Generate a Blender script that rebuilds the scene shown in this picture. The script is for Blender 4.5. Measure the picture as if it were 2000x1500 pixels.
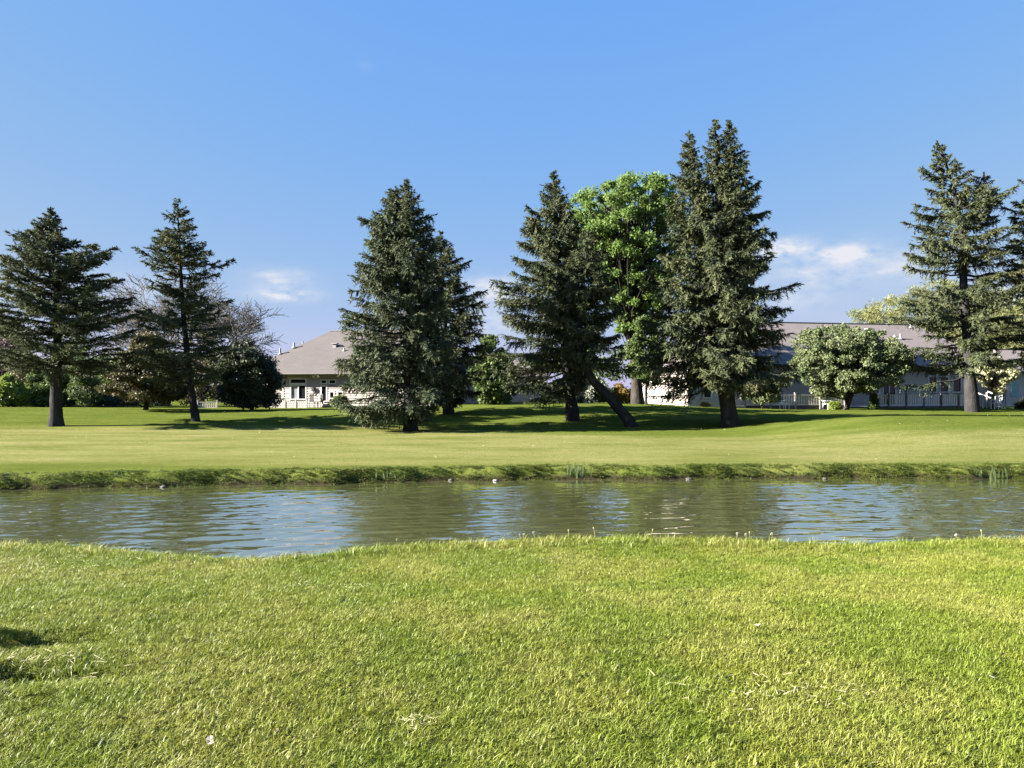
import bpy, bmesh, math, random
import numpy as np
from mathutils import Vector

# ------------------------------------------------------------------ scene, camera, sky, sun
for o in list(bpy.data.objects):
    bpy.data.objects.remove(o)
SC = bpy.context.scene
COL = SC.collection
EYE = 1.6
F = 1444.0            # focal length in pixels of the 2000 px wide photograph
HORIZ = 765.0         # row of the horizon

cam_d = bpy.data.cameras.new('camera')
cam = bpy.data.objects.new('camera', cam_d)
COL.objects.link(cam)
cam_d.sensor_width = 36.0
cam_d.lens = 36.0 * F / 2000.0
cam_d.clip_start = 0.05
cam_d.clip_end = 6000.0
cam.location = (0, 0, EYE)
cam.rotation_euler = (math.radians(90) + math.atan(15.0 / F), 0, 0)
SC.camera = cam

SUN_EL = math.radians(24.0)
SUN_AZ = math.radians(262.0)      # clockwise from +Y: low in the west, left of the view
world = bpy.data.worlds.new('World')
SC.world = world
world.use_nodes = True
wn, wl = world.node_tree.nodes, world.node_tree.links
wn.clear()
w_out = wn.new('ShaderNodeOutputWorld')
w_bg = wn.new('ShaderNodeBackground')
w_bg.inputs['Strength'].default_value = 0.15
sky = wn.new('ShaderNodeTexSky')
sky.sky_type = 'NISHITA'
sky.sun_disc = False
sky.sun_elevation = SUN_EL
sky.sun_rotation = SUN_AZ
sky.air_density = 1.0
sky.dust_density = 0.35
sky.ozone_density = 2.2
# scattered small clouds low above the horizon, placed by direction
geo = wn.new('ShaderNodeTexCoord')
sep = wn.new('ShaderNodeSeparateXYZ')
wl.new(geo.outputs['Generated'], sep.inputs[0])


def wmath(op, a, b=None, c=None):
    n = wn.new('ShaderNodeMath')
    n.operation = op
    for i, v in enumerate((a, b, c)):
        if v is None:
            continue
        if isinstance(v, (int, float)):
            n.inputs[i].default_value = v
        else:
            wl.new(v, n.inputs[i])
    return n.outputs[0]


az = wmath('ARCTAN2', sep.outputs['X'], sep.outputs['Y'])
el = wmath('ARCSINE', sep.outputs['Z'])
cn = wn.new('ShaderNodeTexNoise')
cn.inputs['Scale'].default_value = 34.0
cn.inputs['Detail'].default_value = 9.0
cn.inputs['Roughness'].default_value = 0.6
cmap = wn.new('ShaderNodeMapping')
cmap.inputs['Scale'].default_value = (1, 1, 2.2)
wl.new(geo.outputs['Generated'], cmap.inputs[0])
wl.new(cmap.outputs[0], cn.inputs['Vector'])
CLOUDS = [  # photo x, y, half width, half height, strength
    (1528, 484, 42, 16, 1.0), (1655, 494, 44, 13, 1.0), (1610, 520, 120, 38, 0.42),
    (1560, 580, 60, 26, 0.30), (545, 543, 50, 16, 0.55), (556, 576, 52, 11, 0.9),
    (960, 570, 60, 24, 0.7), (1770, 522, 60, 26, 0.40), (250, 560, 130, 30, 0.25),
    (960, 630, 90, 24, 0.4), (2200, 540, 180, 30, 0.6), (-300, 560, 200, 30, 0.5),
    (712, 126, 16, 9, 0.06)]
total = None
for (cx, cy, sx, sy, s) in CLOUDS:
    a0 = math.atan2(cx - 1000, F)
    e0 = math.atan2(HORIZ - cy, math.hypot(F, cx - 1000))
    k = math.cos(a0) ** 2 / F
    dx = wmath('DIVIDE', wmath('SUBTRACT', az, a0), sx * k)
    dy = wmath('DIVIDE', wmath('SUBTRACT', el, e0), sy * k)
    r2 = wmath('ADD', wmath('MULTIPLY', dx, dx), wmath('MULTIPLY', dy, dy))
    g = wmath('MULTIPLY', wmath('EXPONENT', wmath('MULTIPLY', r2, -0.8)), s)
    total = g if total is None else wmath('ADD', total, g)
cl = wmath('MULTIPLY', total, wmath('MULTIPLY_ADD', cn.outputs['Fac'], 4.4, -1.25))
clamp = wn.new('ShaderNodeClamp')
wl.new(cl, clamp.inputs[0])
clamp.inputs['Max'].default_value = 0.95
# the photograph's flat tone: the whole sky, in every direction, through one curve per colour
ssep = wn.new('ShaderNodeSeparateColor')
scom = wn.new('ShaderNodeCombineColor')
wl.new(sky.outputs[0], ssep.inputs[0])
for ch, (gain, power) in enumerate([(0.185, 0.74), (0.357, 0.33), (1.02, -0.10)]):
    wl.new(wmath('MULTIPLY', wmath('POWER', ssep.outputs[ch], power), gain), scom.inputs[ch])
cmix = wn.new('ShaderNodeMix')
cmix.data_type = 'RGBA'
cmix.inputs['B'].default_value = (0.86, 0.87, 0.93, 1)
wl.new(clamp.outputs[0], cmix.inputs['Factor'])
wl.new(scom.outputs[0], cmix.inputs['A'])
wl.new(cmix.outputs['Result'], w_bg.inputs['Color'])
wl.new(w_bg.outputs[0], w_out.inputs[0])

sun_d = bpy.data.lights.new('sun', 'SUN')
sun_d.energy = 5.0
sun_d.angle = math.radians(0.5)
sun_d.color = (1.0, 0.95, 0.86)
sun = bpy.data.objects.new('sun', sun_d)
COL.objects.link(sun)
sdir = Vector((math.sin(SUN_AZ) * math.cos(SUN_EL), math.cos(SUN_AZ) * math.cos(SUN_EL), math.sin(SUN_EL)))
sun.rotation_euler = (-sdir).to_track_quat('-Z', 'Y').to_euler()
sun.location = (-60, -10, 40)

SC.view_settings.view_transform = 'Standard'
SC.view_settings.look = 'None'
SC.view_settings.gamma = 1.0
SC.view_settings.exposure = 2.7
SC.view_settings.use_curve_mapping = False
SC.cycles.max_bounces = 8
SC.cycles.transparent_max_bounces = 8
SC.cycles.use_denoising = True

RNG = np.random.default_rng(7)
random.seed(7)


# ------------------------------------------------------------------ helpers
def tag(o, label=None, cat=None, group=None, kind=None):
    if label: o['label'] = label
    if cat: o['category'] = cat
    if group: o['group'] = group
    if kind: o['kind'] = kind
    return o


def empty(name, loc, rz=0.0, label=None, cat=None, group=None):
    o = bpy.data.objects.new(name, None)
    COL.objects.link(o)
    o.location = loc
    o.rotation_euler = (0, 0, rz)
    o.empty_display_size = 0.3
    return tag(o, label, cat, group)


def link_mesh(name, me, mat=None, parent=None, loc=None):
    o = bpy.data.objects.new(name, me)
    COL.objects.link(o)
    if mat is not None and not me.materials:
        me.materials.append(mat)
    if parent is not None:
        o.parent = parent
    if loc is not None:
        o.location = loc
    return o


def np_mesh(name, V, Fc, smooth=False, tint=None, face=True):
    me = bpy.data.meshes.new(name)
    V = np.asarray(V, dtype=np.float32)
    Fc = np.asarray(Fc, dtype=np.int32)
    n, m, k = len(V), len(Fc), Fc.shape[1]
    me.vertices.add(n)
    me.vertices.foreach_set('co', V.ravel())
    me.loops.add(m * k)
    me.loops.foreach_set('vertex_index', Fc.ravel())
    me.polygons.add(m)
    me.polygons.foreach_set('loop_start', np.arange(0, m * k, k, dtype=np.int32))
    if smooth:
        me.polygons.foreach_set('use_smooth', np.ones(m, dtype=bool))
    if tint is not None:
        a = me.attributes.new('tint', 'FLOAT', 'FACE' if face else 'POINT')
        a.data.foreach_set('value', np.asarray(tint, dtype=np.float32))
    me.update(calc_edges=True)
    me.validate()
    return me


class MB:
    """collects boxes, prisms and tubes into one mesh"""
    def __init__(self):
        self.v, self.f = [], []

    def quad(self, a, b, c, d):
        i = len(self.v)
        self.v += [tuple(a), tuple(b), tuple(c), tuple(d)]
        self.f.append((i, i + 1, i + 2, i + 3))

    def poly(self, pts):
        i = len(self.v)
        self.v += [tuple(p) for p in pts]
        self.f.append(tuple(range(i, i + len(pts))))

    def box(self, x0, x1, y0, y1, z0, z1):
        i = len(self.v)
        self.v += [(x0, y0, z0), (x1, y0, z0), (x1, y1, z0), (x0, y1, z0), (x0, y0, z1), (x1, y0, z1), (x1, y1, z1), (x0, y1, z1)]
        for q in ((0, 3, 2, 1), (4, 5, 6, 7), (0, 1, 5, 4), (1, 2, 6, 5), (2, 3, 7, 6), (3, 0, 4, 7)):
            self.f.append(tuple(i + j for j in q))

    def tube(self, pts, radii, sides=8, cap=True):
        pts = [Vector(p) for p in pts]
        i0 = len(self.v)
        for j, p in enumerate(pts):
            t = (pts[min(j + 1, len(pts) - 1)] - pts[max(j - 1, 0)]).normalized()
            a = t.orthogonal().normalized() if abs(t.z) < 0.95 else Vector((1, 0, 0)) - t * t.x
            a.normalize()
            b = t.cross(a)
            for s in range(sides):
                th = 2 * math.pi * s / sides
                self.v.append(tuple(p + (a * math.cos(th) + b * math.sin(th)) * radii[j]))
        for j in range(len(pts) - 1):
            for s in range(sides):
                s2 = (s + 1) % sides
                self.f.append((i0 + j * sides + s, i0 + j * sides + s2, i0 + (j + 1) * sides + s2, i0 + (j + 1) * sides + s))
        if cap:
            self.f.append(tuple(i0 + s for s in reversed(range(sides))))
            self.f.append(tuple(i0 + (len(pts) - 1) * sides + s for s in range(sides)))

    def build(self, name, mat, parent=None, smooth=False, loc=None):
        me = bpy.data.meshes.new(name)
        me.from_pydata(self.v, [], self.f)
        if smooth:
            me.polygons.foreach_set('use_smooth', np.ones(len(self.f), dtype=bool))
        me.update()
        return link_mesh(name, me, mat, parent, loc)


def sm(e0, e1, x):
    t = np.clip((np.asarray(x, dtype=float) - e0) / (e1 - e0), 0, 1)
    return t * t * (3 - 2 * t)


# ------------------------------------------------------------------ materials
def new_mat(name):
    m = bpy.data.materials.new(name)
    m.use_nodes = True
    nt = m.node_tree
    b = nt.nodes['Principled BSDF']
    return m, nt, b


def N(nt, kind, **kw):
    n = nt.nodes.new(kind)
    for k, v in kw.items():
        setattr(n, k, v)
    return n


def ramp(nt, fac, stops):
    r = N(nt, 'ShaderNodeValToRGB')
    while len(r.color_ramp.elements) < len(stops):
        r.color_ramp.elements.new(0.5)
    for e, (p, c) in zip(r.color_ramp.elements, stops):
        e.position = p
        e.color = (*c, 1)
    nt.links.new(fac, r.inputs[0])
    return r.outputs[0]


def noise(nt, vec, scale, detail=4.0, rough=0.55, mapping=None):
    n = N(nt, 'ShaderNodeTexNoise')
    n.inputs['Scale'].default_value = scale
    n.inputs['Detail'].default_value = detail
    n.inputs['Roughness'].default_value = rough
    if mapping is not None:
        mp = N(nt, 'ShaderNodeMapping')
        mp.inputs['Scale'].default_value = mapping
        nt.links.new(vec, mp.inputs[0])
        vec = mp.outputs[0]
    nt.links.new(vec, n.inputs['Vector'])
    return n.outputs['Fac']


def mixc(nt, fac, a, b, blend='MIX'):
    m = N(nt, 'ShaderNodeMix', data_type='RGBA', blend_type=blend)
    if isinstance(fac, (int, float)):
        m.inputs['Factor'].default_value = fac
    else:
        nt.links.new(fac, m.inputs['Factor'])
    for key, v in (('A', a), ('B', b)):
        if isinstance(v, tuple):
            m.inputs[key].default_value = (*v, 1)
        else:
            nt.links.new(v, m.inputs[key])
    return m.outputs['Result']


def nmath(nt, op, a, b=None, c=None):
    n = N(nt, 'ShaderNodeMath', operation=op)
    for i, v in enumerate((a, b, c)):
        if v is None:
            continue
        if isinstance(v, (int, float)):
            n.inputs[i].default_value = v
        else:
            nt.links.new(v, n.inputs[i])
    return n.outputs[0]


def plain(name, col, rough=0.7, var=0.12, scale=3.0, bump=0.0, metal=0.0):
    m, nt, b = new_mat(name)
    tc = N(nt, 'ShaderNodeTexCoord')
    f = noise(nt, tc.outputs['Object'], scale, 5)
    lo = tuple(c * (1 - var) for c in col)
    hi = tuple(min(1, c * (1 + var)) for c in col)
    nt.links.new(ramp(nt, f, [(0.3, lo), (0.7, hi)]), b.inputs['Base Color'])
    b.inputs['Roughness'].default_value = rough
    b.inputs['Metallic'].default_value = metal
    if bump:
        bp = N(nt, 'ShaderNodeBump')
        bp.inputs['Strength'].default_value = bump
        f2 = noise(nt, tc.outputs['Object'], scale * 8, 4)
        nt.links.new(f2, bp.inputs['Height'])
        nt.links.new(bp.outputs[0], b.inputs['Normal'])
    return m


def leaf_mat(name, stops, trans=0.3, rough=0.55, spec=0.25, ns=1.2):
    """foliage: colour from the per-leaf tint, nudged by a noise; part of the light passes through"""
    m, nt, b = new_mat(name)
    at = N(nt, 'ShaderNodeAttribute', attribute_name='tint')
    g = N(nt, 'ShaderNodeNewGeometry')
    f = noise(nt, g.outputs['Position'], ns, 3)
    fac = nmath(nt, 'ADD', nmath(nt, 'MULTIPLY', at.outputs['Fac'], 0.75), nmath(nt, 'MULTIPLY_ADD', f, 0.7, -0.22))
    c = ramp(nt, fac, stops)
    nt.links.new(c, b.inputs['Base Color'])
    b.inputs['Roughness'].default_value = rough
    b.inputs['Specular IOR Level'].default_value = spec
    t = N(nt, 'ShaderNodeBsdfTranslucent')
    nt.links.new(c, t.inputs['Color'])
    mx = N(nt, 'ShaderNodeMixShader')
    mx.inputs[0].default_value = trans
    nt.links.new(b.outputs[0], mx.inputs[1])
    nt.links.new(t.outputs[0], mx.inputs[2])
    nt.links.new(mx.outputs[0], nt.nodes['Material Output'].inputs[0])
    return m


def bark_mat(name, col, scale=4.0):
    m, nt, b = new_mat(name)
    tc = N(nt, 'ShaderNodeTexCoord')
    f = noise(nt, tc.outputs['Object'], scale, 6, 0.65, (1, 1, 0.35))
    nt.links.new(ramp(nt, f, [(0.3, tuple(c * 0.55 for c in col)), (0.55, col), (0.75, tuple(c * 1.6 for c in col))]), b.inputs['Base Color'])
    b.inputs['Roughness'].default_value = 0.95
    b.inputs['Specular IOR Level'].default_value = 0.05
    bp = N(nt, 'ShaderNodeBump')
    bp.inputs['Strength'].default_value = 0.9
    bp.inputs['Distance'].default_value = 0.08
    nt.links.new(noise(nt, tc.outputs['Object'], scale * 2.4, 6, 0.65, (1, 1, 0.3)), bp.inputs['Height'])
    nt.links.new(bp.outputs[0], b.inputs['Normal'])
    return m


M = {}
M['bark'] = bark_mat('spruce_bark', (0.034, 0.032, 0.032))
M['bark_grey'] = bark_mat('grey_bark', (0.045, 0.040, 0.035))
M['bark_twig'] = bark_mat('bare_twig_bark', (0.13, 0.115, 0.098))
M['bark_white'] = bark_mat('birch_bark', (0.50, 0.46, 0.40))
M['spruce'] = leaf_mat('spruce_needles', [(0.0, (0.022, 0.032, 0.020)), (0.35, (0.052, 0.065, 0.034)), (0.7, (0.084, 0.095, 0.044)), (1.0, (0.120, 0.110, 0.054))], 0.15, 0.7, 0.10)
M['spruce_blue'] = leaf_mat('blue_spruce_needles', [(0.0, (0.026, 0.040, 0.032)), (0.35, (0.053, 0.069, 0.039)), (0.7, (0.084, 0.098, 0.050)), (1.0, (0.116, 0.110, 0.058))], 0.15, 0.7, 0.10)
M['cedar'] = leaf_mat('olive_brown_cedar', [(0.0, (0.036, 0.036, 0.018)), (0.4, (0.072, 0.068, 0.028)), (0.7, (0.105, 0.092, 0.038)), (1.0, (0.135, 0.105, 0.055))], 0.15)
M['yew'] = leaf_mat('dark_yew', [(0.0, (0.014, 0.020, 0.012)), (0.5, (0.032, 0.042, 0.020)), (1.0, (0.070, 0.070, 0.036))], 0.10)
M['maple'] = leaf_mat('fresh_maple_leaves', [(0.0, (0.085, 0.145, 0.034)), (0.5, (0.135, 0.205, 0.052)), (1.0, (0.180, 0.240, 0.080))], 0.45, 0.6, 0.12)
M['shrub'] = leaf_mat('green_shrub_leaves', [(0.0, (0.040, 0.062, 0.018)), (0.5, (0.075, 0.110, 0.030)), (1.0, (0.120, 0.155, 0.045))], 0.35)
M['shrub_lime'] = leaf_mat('lime_shrub_leaves', [(0.0, (0.085, 0.120, 0.020)), (0.5, (0.150, 0.200, 0.035)), (1.0, (0.22, 0.25, 0.06))], 0.35)
M['crab'] = leaf_mat('crabapple_leaves_and_blossom', [(0.0, (0.070, 0.098, 0.036)), (0.5, (0.132, 0.160, 0.074)), (0.8, (0.195, 0.212, 0.115)), (0.95, (0.27, 0.27, 0.18)), (1.0, (0.34, 0.33, 0.26))], 0.35, 0.7, 0.1)
M['blossom'] = leaf_mat('cream_blossom', [(0.0, (0.16, 0.18, 0.07)), (0.4, (0.36, 0.36, 0.19)), (1.0, (0.58, 0.55, 0.38))], 0.3)
M['lilac'] = leaf_mat('white_blossom_shrub', [(0.0, (0.05, 0.07, 0.03)), (0.45, (0.10, 0.12, 0.06)), (0.62, (0.40, 0.40, 0.36)), (1.0, (0.6, 0.58, 0.54))], 0.25)
M['willow'] = leaf_mat('yellow_green_willow', [(0.0, (0.11, 0.125, 0.040)), (0.5, (0.155, 0.165, 0.058)), (1.0, (0.205, 0.205, 0.09))], 0.35)
M['willow_pale'] = leaf_mat('pale_far_tree', [(0.0, (0.16, 0.19, 0.11)), (1.0, (0.25, 0.27, 0.18))], 0.35)
M['rust'] = leaf_mat('rust_shrub', [(0.0, (0.14, 0.085, 0.025)), (0.5, (0.21, 0.14, 0.04)), (1.0, (0.26, 0.20, 0.07))], 0.3)
M['plum'] = leaf_mat('purple_brown_far_tree', [(0.0, (0.08, 0.055, 0.05)), (1.0, (0.15, 0.10, 0.09))], 0.2)
M['siding'] = plain('cream_siding', (0.33, 0.285, 0.25), 0.6, 0.05, 2.0)
M['siding_grey'] = plain('taupe_siding', (0.36, 0.32, 0.275), 0.6, 0.05, 2.0)
M['trim'] = plain('white_trim', (0.55, 0.52, 0.48), 0.5, 0.04, 3.0)
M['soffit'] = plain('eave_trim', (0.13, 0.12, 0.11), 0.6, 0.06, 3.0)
M['wood'] = plain('weathered_deck_wood', (0.36, 0.33, 0.30), 0.8, 0.2, 5.0)
M['pale_wood'] = plain('pale_baluster_paint', (0.68, 0.64, 0.57), 0.7, 0.1, 5.0)
M['post'] = plain('dark_deck_post', (0.10, 0.095, 0.10), 0.8, 0.2, 5.0)
M['metal'] = plain('galvanised_vent', (0.21, 0.20, 0.19), 0.6, 0.1, 6.0)
M['dark'] = plain('black_metal', (0.025, 0.024, 0.024), 0.5, 0.2, 6.0)
M['stone'] = plain('bank_stone', (0.075, 0.07, 0.06), 0.9, 0.35, 14.0, 0.5)
M['white'] = plain('white_plastic', (0.78, 0.77, 0.74), 0.4, 0.03, 6.0)
M['green_pane'] = plain('green_grey_shutter', (0.16, 0.30, 0.29), 0.5, 0.1, 4.0)
M['dirt'] = plain('dark_earth', (0.055, 0.042, 0.028), 0.95, 0.4, 20.0, 0.6)
M['straw'] = plain('dry_straw', (0.46, 0.40, 0.23), 0.8, 0.3, 30.0)
M['dead_leaf'] = plain('dead_leaf', (0.20, 0.13, 0.07), 0.8, 0.4, 30.0)
M['pale_leaf'] = plain('bleached_leaf', (0.50, 0.45, 0.33), 0.8, 0.25, 30.0)
M['puff'] = plain('dandelion_seed', (0.42, 0.41, 0.36), 0.9, 0.08, 60.0)
M['stem'] = plain('pale_stem', (0.27, 0.27, 0.10), 0.7, 0.2, 30.0)


def glass_mat(name, col):
    m, nt, b = new_mat(name)
    b.inputs['Base Color'].default_value = (*col, 1)
    b.inputs['Roughness'].default_value = 0.06
    b.inputs['Specular IOR Level'].default_value = 0.3
    tc = N(nt, 'ShaderNodeTexCoord')
    bp = N(nt, 'ShaderNodeBump')
    bp.inputs['Strength'].default_value = 0.05
    nt.links.new(noise(nt, tc.outputs['Object'], 1.5, 2), bp.inputs['Height'])
    nt.links.new(bp.outputs[0], b.inputs['Normal'])
    return m


M['glass'] = glass_mat('dark_window_glass', (0.012, 0.013, 0.016))
M['glass_blind'] = glass_mat('window_glass_over_blind', (0.20, 0.21, 0.23))


def roof_mat(name, col):
    m, nt, b = new_mat(name)
    tc = N(nt, 'ShaderNodeTexCoord')
    br = N(nt, 'ShaderNodeTexBrick')
    br.inputs['Scale'].default_value = 1.0
    br.inputs['Brick Width'].default_value = 0.9
    br.inputs['Row Height'].default_value = 0.16
    br.inputs['Mortar Size'].default_value = 0.012
    br.inputs['Mortar Smooth'].default_value = 0.3
    br.inputs['Color1'].default_value = (*(c * 0.9 for c in col), 1)
    br.inputs['Color2'].default_value = (*(c * 1.12 for c in col), 1)
    br.inputs['Mortar'].default_value = (*(c * 0.7 for c in col), 1)
    uv = N(nt, 'ShaderNodeUVMap')
    nt.links.new(uv.outputs[0], br.inputs['Vector'])
    f = noise(nt, tc.outputs['Object'], 0.6, 6, 0.7)
    c = mixc(nt, 0.35, br.outputs['Color'], ramp(nt, f, [(0.3, tuple(x * 0.75 for x in col)), (0.7, tuple(x * 1.2 for x in col))]))
    nt.links.new(c, b.inputs['Base Color'])
    b.inputs['Roughness'].default_value = 0.9
    bp = N(nt, 'ShaderNodeBump')
    bp.inputs['Strength'].default_value = 0.4
    bp.inputs['Distance'].default_value = 0.02
    nt.links.new(br.outputs['Fac'], bp.inputs['Height'])
    bp.invert = True
    nt.links.new(bp.outputs[0], b.inputs['Normal'])
    return m


M['roof'] = roof_mat('taupe_shingle_roof', (0.078, 0.066, 0.061))
M['roof_grey'] = roof_mat('mauve_grey_shingle_roof', (0.135, 0.112, 0.108))


# ------------------------------------------------------------------ terrain
WATER = -0.80
_nx = [(0.31, 0.23, 1.1), (0.17, -0.41, 2.3), (0.53, 0.37, 0.4), (-0.71, 0.29, 4.0), (1.13, 0.8, 0.9), (-0.9, 1.4, 3.1)]


def lumps(x, y):
    z = 0
    for i, (a, b, p) in enumerate(_nx):
        z = z + np.sin(a * x + b * y + p) / (1.5 + i)
    return z


def lip(x):      # near edge of the pond (where the lawn starts to fall), y for a given x
    px = np.array([-400, -80, 0, 130, 250, 400, 500, 620, 700, 800, 900, 1000, 1150, 1400, 1500, 1600, 1700, 1800, 1900, 2000, 2400])
    py = np.array([1050, 1060, 1063, 1068, 1078, 1092, 1095, 1082, 1068, 1060, 1054, 1050, 1047, 1048, 1051, 1057, 1058, 1055, 1051, 1051, 1052])
    d = 1.78 * F / (py - HORIZ)
    X = (px - 1000) / F * d
    return np.interp(x, X, d)


def far_edge(x):  # far waterline
    px = np.array([-900, -300, 0, 300, 500, 700, 1000, 1300, 1600, 2000, 2600])
    py = np.array([975, 964, 957, 951, 947, 943, 938, 936, 935, 934, 934])
    d = 2.4 * F / (py - HORIZ)
    X = (px - 1000) / F * d
    return np.interp(x, X, d) + 0.16 * np.sin(1.1 * x + 0.5) * np.sin(0.37 * x) + 0.07 * np.sin(2.9 * x) + 0.04 * np.sin(7.3 * x + 1)


def ground(x, y):
    x = np.asarray(x, dtype=float)
    y = np.asarray(y, dtype=float)
    near = -0.23 * sm(4.5, 8.8, y) + 0.018 * lumps(x * 1.6, y * 1.6) * sm(2, 4, y)
    # worn rut at the left of the near lawn
    near = near - 0.15 * np.exp(-((x + 2.75) / 0.55) ** 2 - ((y - 4.17) / 0.10) ** 2)
    near = near - 0.10 * np.exp(-((x + 2.95) / 0.30) ** 2 - ((y - 4.75) / 0.12) ** 2)
    near = near - 0.07 * np.exp(-((x + 2.6) / 0.35) ** 2 - ((y - 3.75) / 0.09) ** 2)
    # grass tussocks added just past the left border to cast shade along the ruts
    for (tx, ty, th) in ((-3.08, 4.17, 0.17), (-3.42, 4.72, 0.17), (-2.72, 3.72, 0.07)):
        near = near + th * np.exp(-((x - tx) / 0.16) ** 2 - ((y - ty) / 0.12) ** 2)
    lp = lip(x)
    fall = sm(0.0, 1.6, y - lp)
    near = near - 1.15 * fall
    # far lawn
    fe = far_edge(x)
    px54 = np.array([-3000, -400, 0, 250, 450, 700, 900, 1100, 1250, 1400, 1550, 2000, 3000])
    z54 = np.array([0.4, 0.42, 0.40, 0.36, 0.30, 0.34, 0.55, 0.70, 0.64, 0.42, 0.33, 0.33, 0.33])
    crest = np.interp(x, (px54 - 1000) / F * 54, z54)
    base = -0.47 + 0.12 * sm(20, 38, y) + 0.03 * lumps(x * 0.5, y * 0.5)
    ramp_ = sm(36, 52, y) * 0.5 + 0.5 * np.clip((y - 38) / 12, 0, 1)
    far = base + (crest + 0.37) * np.clip(ramp_, 0, 1)
    far = far + 0.78 * sm(9.5, 17.5, x) * np.where(y < 34.5, sm(22.5, 34.5, y), 1 - sm(34.5, 47, y))
    t = y - fe
    bank = -1.30 + 0.5 * sm(-1.2, 0.0, t) + 0.33 * sm(0.0, 0.38, t)
    far = np.where(t > 0.38, np.maximum(far, -0.47) * sm(0.38, 1.2, t) + -0.47 * (1 - sm(0.38, 1.2, t)), bank)
    z = np.where(y < (lp + fe) / 2, near, far)
    # the pond closes well outside the frame
    close = sm(48, 58, np.abs(x)) * sm(5, 8, y)
    z = z * (1 - close) + np.maximum(z, -0.42) * close
    return z


def gz(x, y):
    return float(ground(np.array([x]), np.array([y]))[0])


def PX(px, d):
    return (px - 1000.0) / F * d


def PZ(py, d):
    return EYE + (HORIZ - py) / F * d


def hit(px, py):
    """ground point seen at a pixel of the photograph"""
    d = np.linspace(2.5, 75, 6000)
    g = ground(PX(px, d), d)
    ray = PZ(py, d)
    below = np.nonzero(ray <= g)[0]
    dd = d[below[0]] if len(below) else 60.0
    return PX(px, dd), float(dd), gz(PX(px, dd), dd)


def axis_lines(lo, hi, fine, centre_lo, centre_hi, grow=1.18):
    mid = list(np.arange(centre_lo, centre_hi + 1e-6, fine))
    up, s, v = [], fine, centre_hi
    while v < hi:
        s *= grow
        v += s
        up.append(v)
    dn, s, v = [], fine, centre_lo
    while v > lo:
        s *= grow
        v -= s
        dn.append(v)
    return np.array(dn[::-1] + mid + up)


gx = axis_lines(-3000, 3000, 0.28, -32, 32, 1.15)
gy = np.concatenate([axis_lines(-200, 2.0, 0.3, 1.0, 2.0, 1.3), np.arange(2.1, 12, 0.09), np.arange(12, 17, 0.5),
                     np.arange(17, 22.5, 0.1), np.arange(22.5, 60, 0.4), axis_lines(60, 4500, 0.8, 60, 64, 1.15)])
gy = np.unique(np.round(gy, 4))
GX, GY = np.meshgrid(gx, gy)
GZ = ground(GX, GY)
nxn, nyn = len(gx), len(gy)
idx = np.arange(nxn * nyn).reshape(nyn, nxn)
Fq = np.stack([idx[:-1, :-1].ravel(), idx[:-1, 1:].ravel(), idx[1:, 1:].ravel(), idx[1:, :-1].ravel()], 1)


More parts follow.
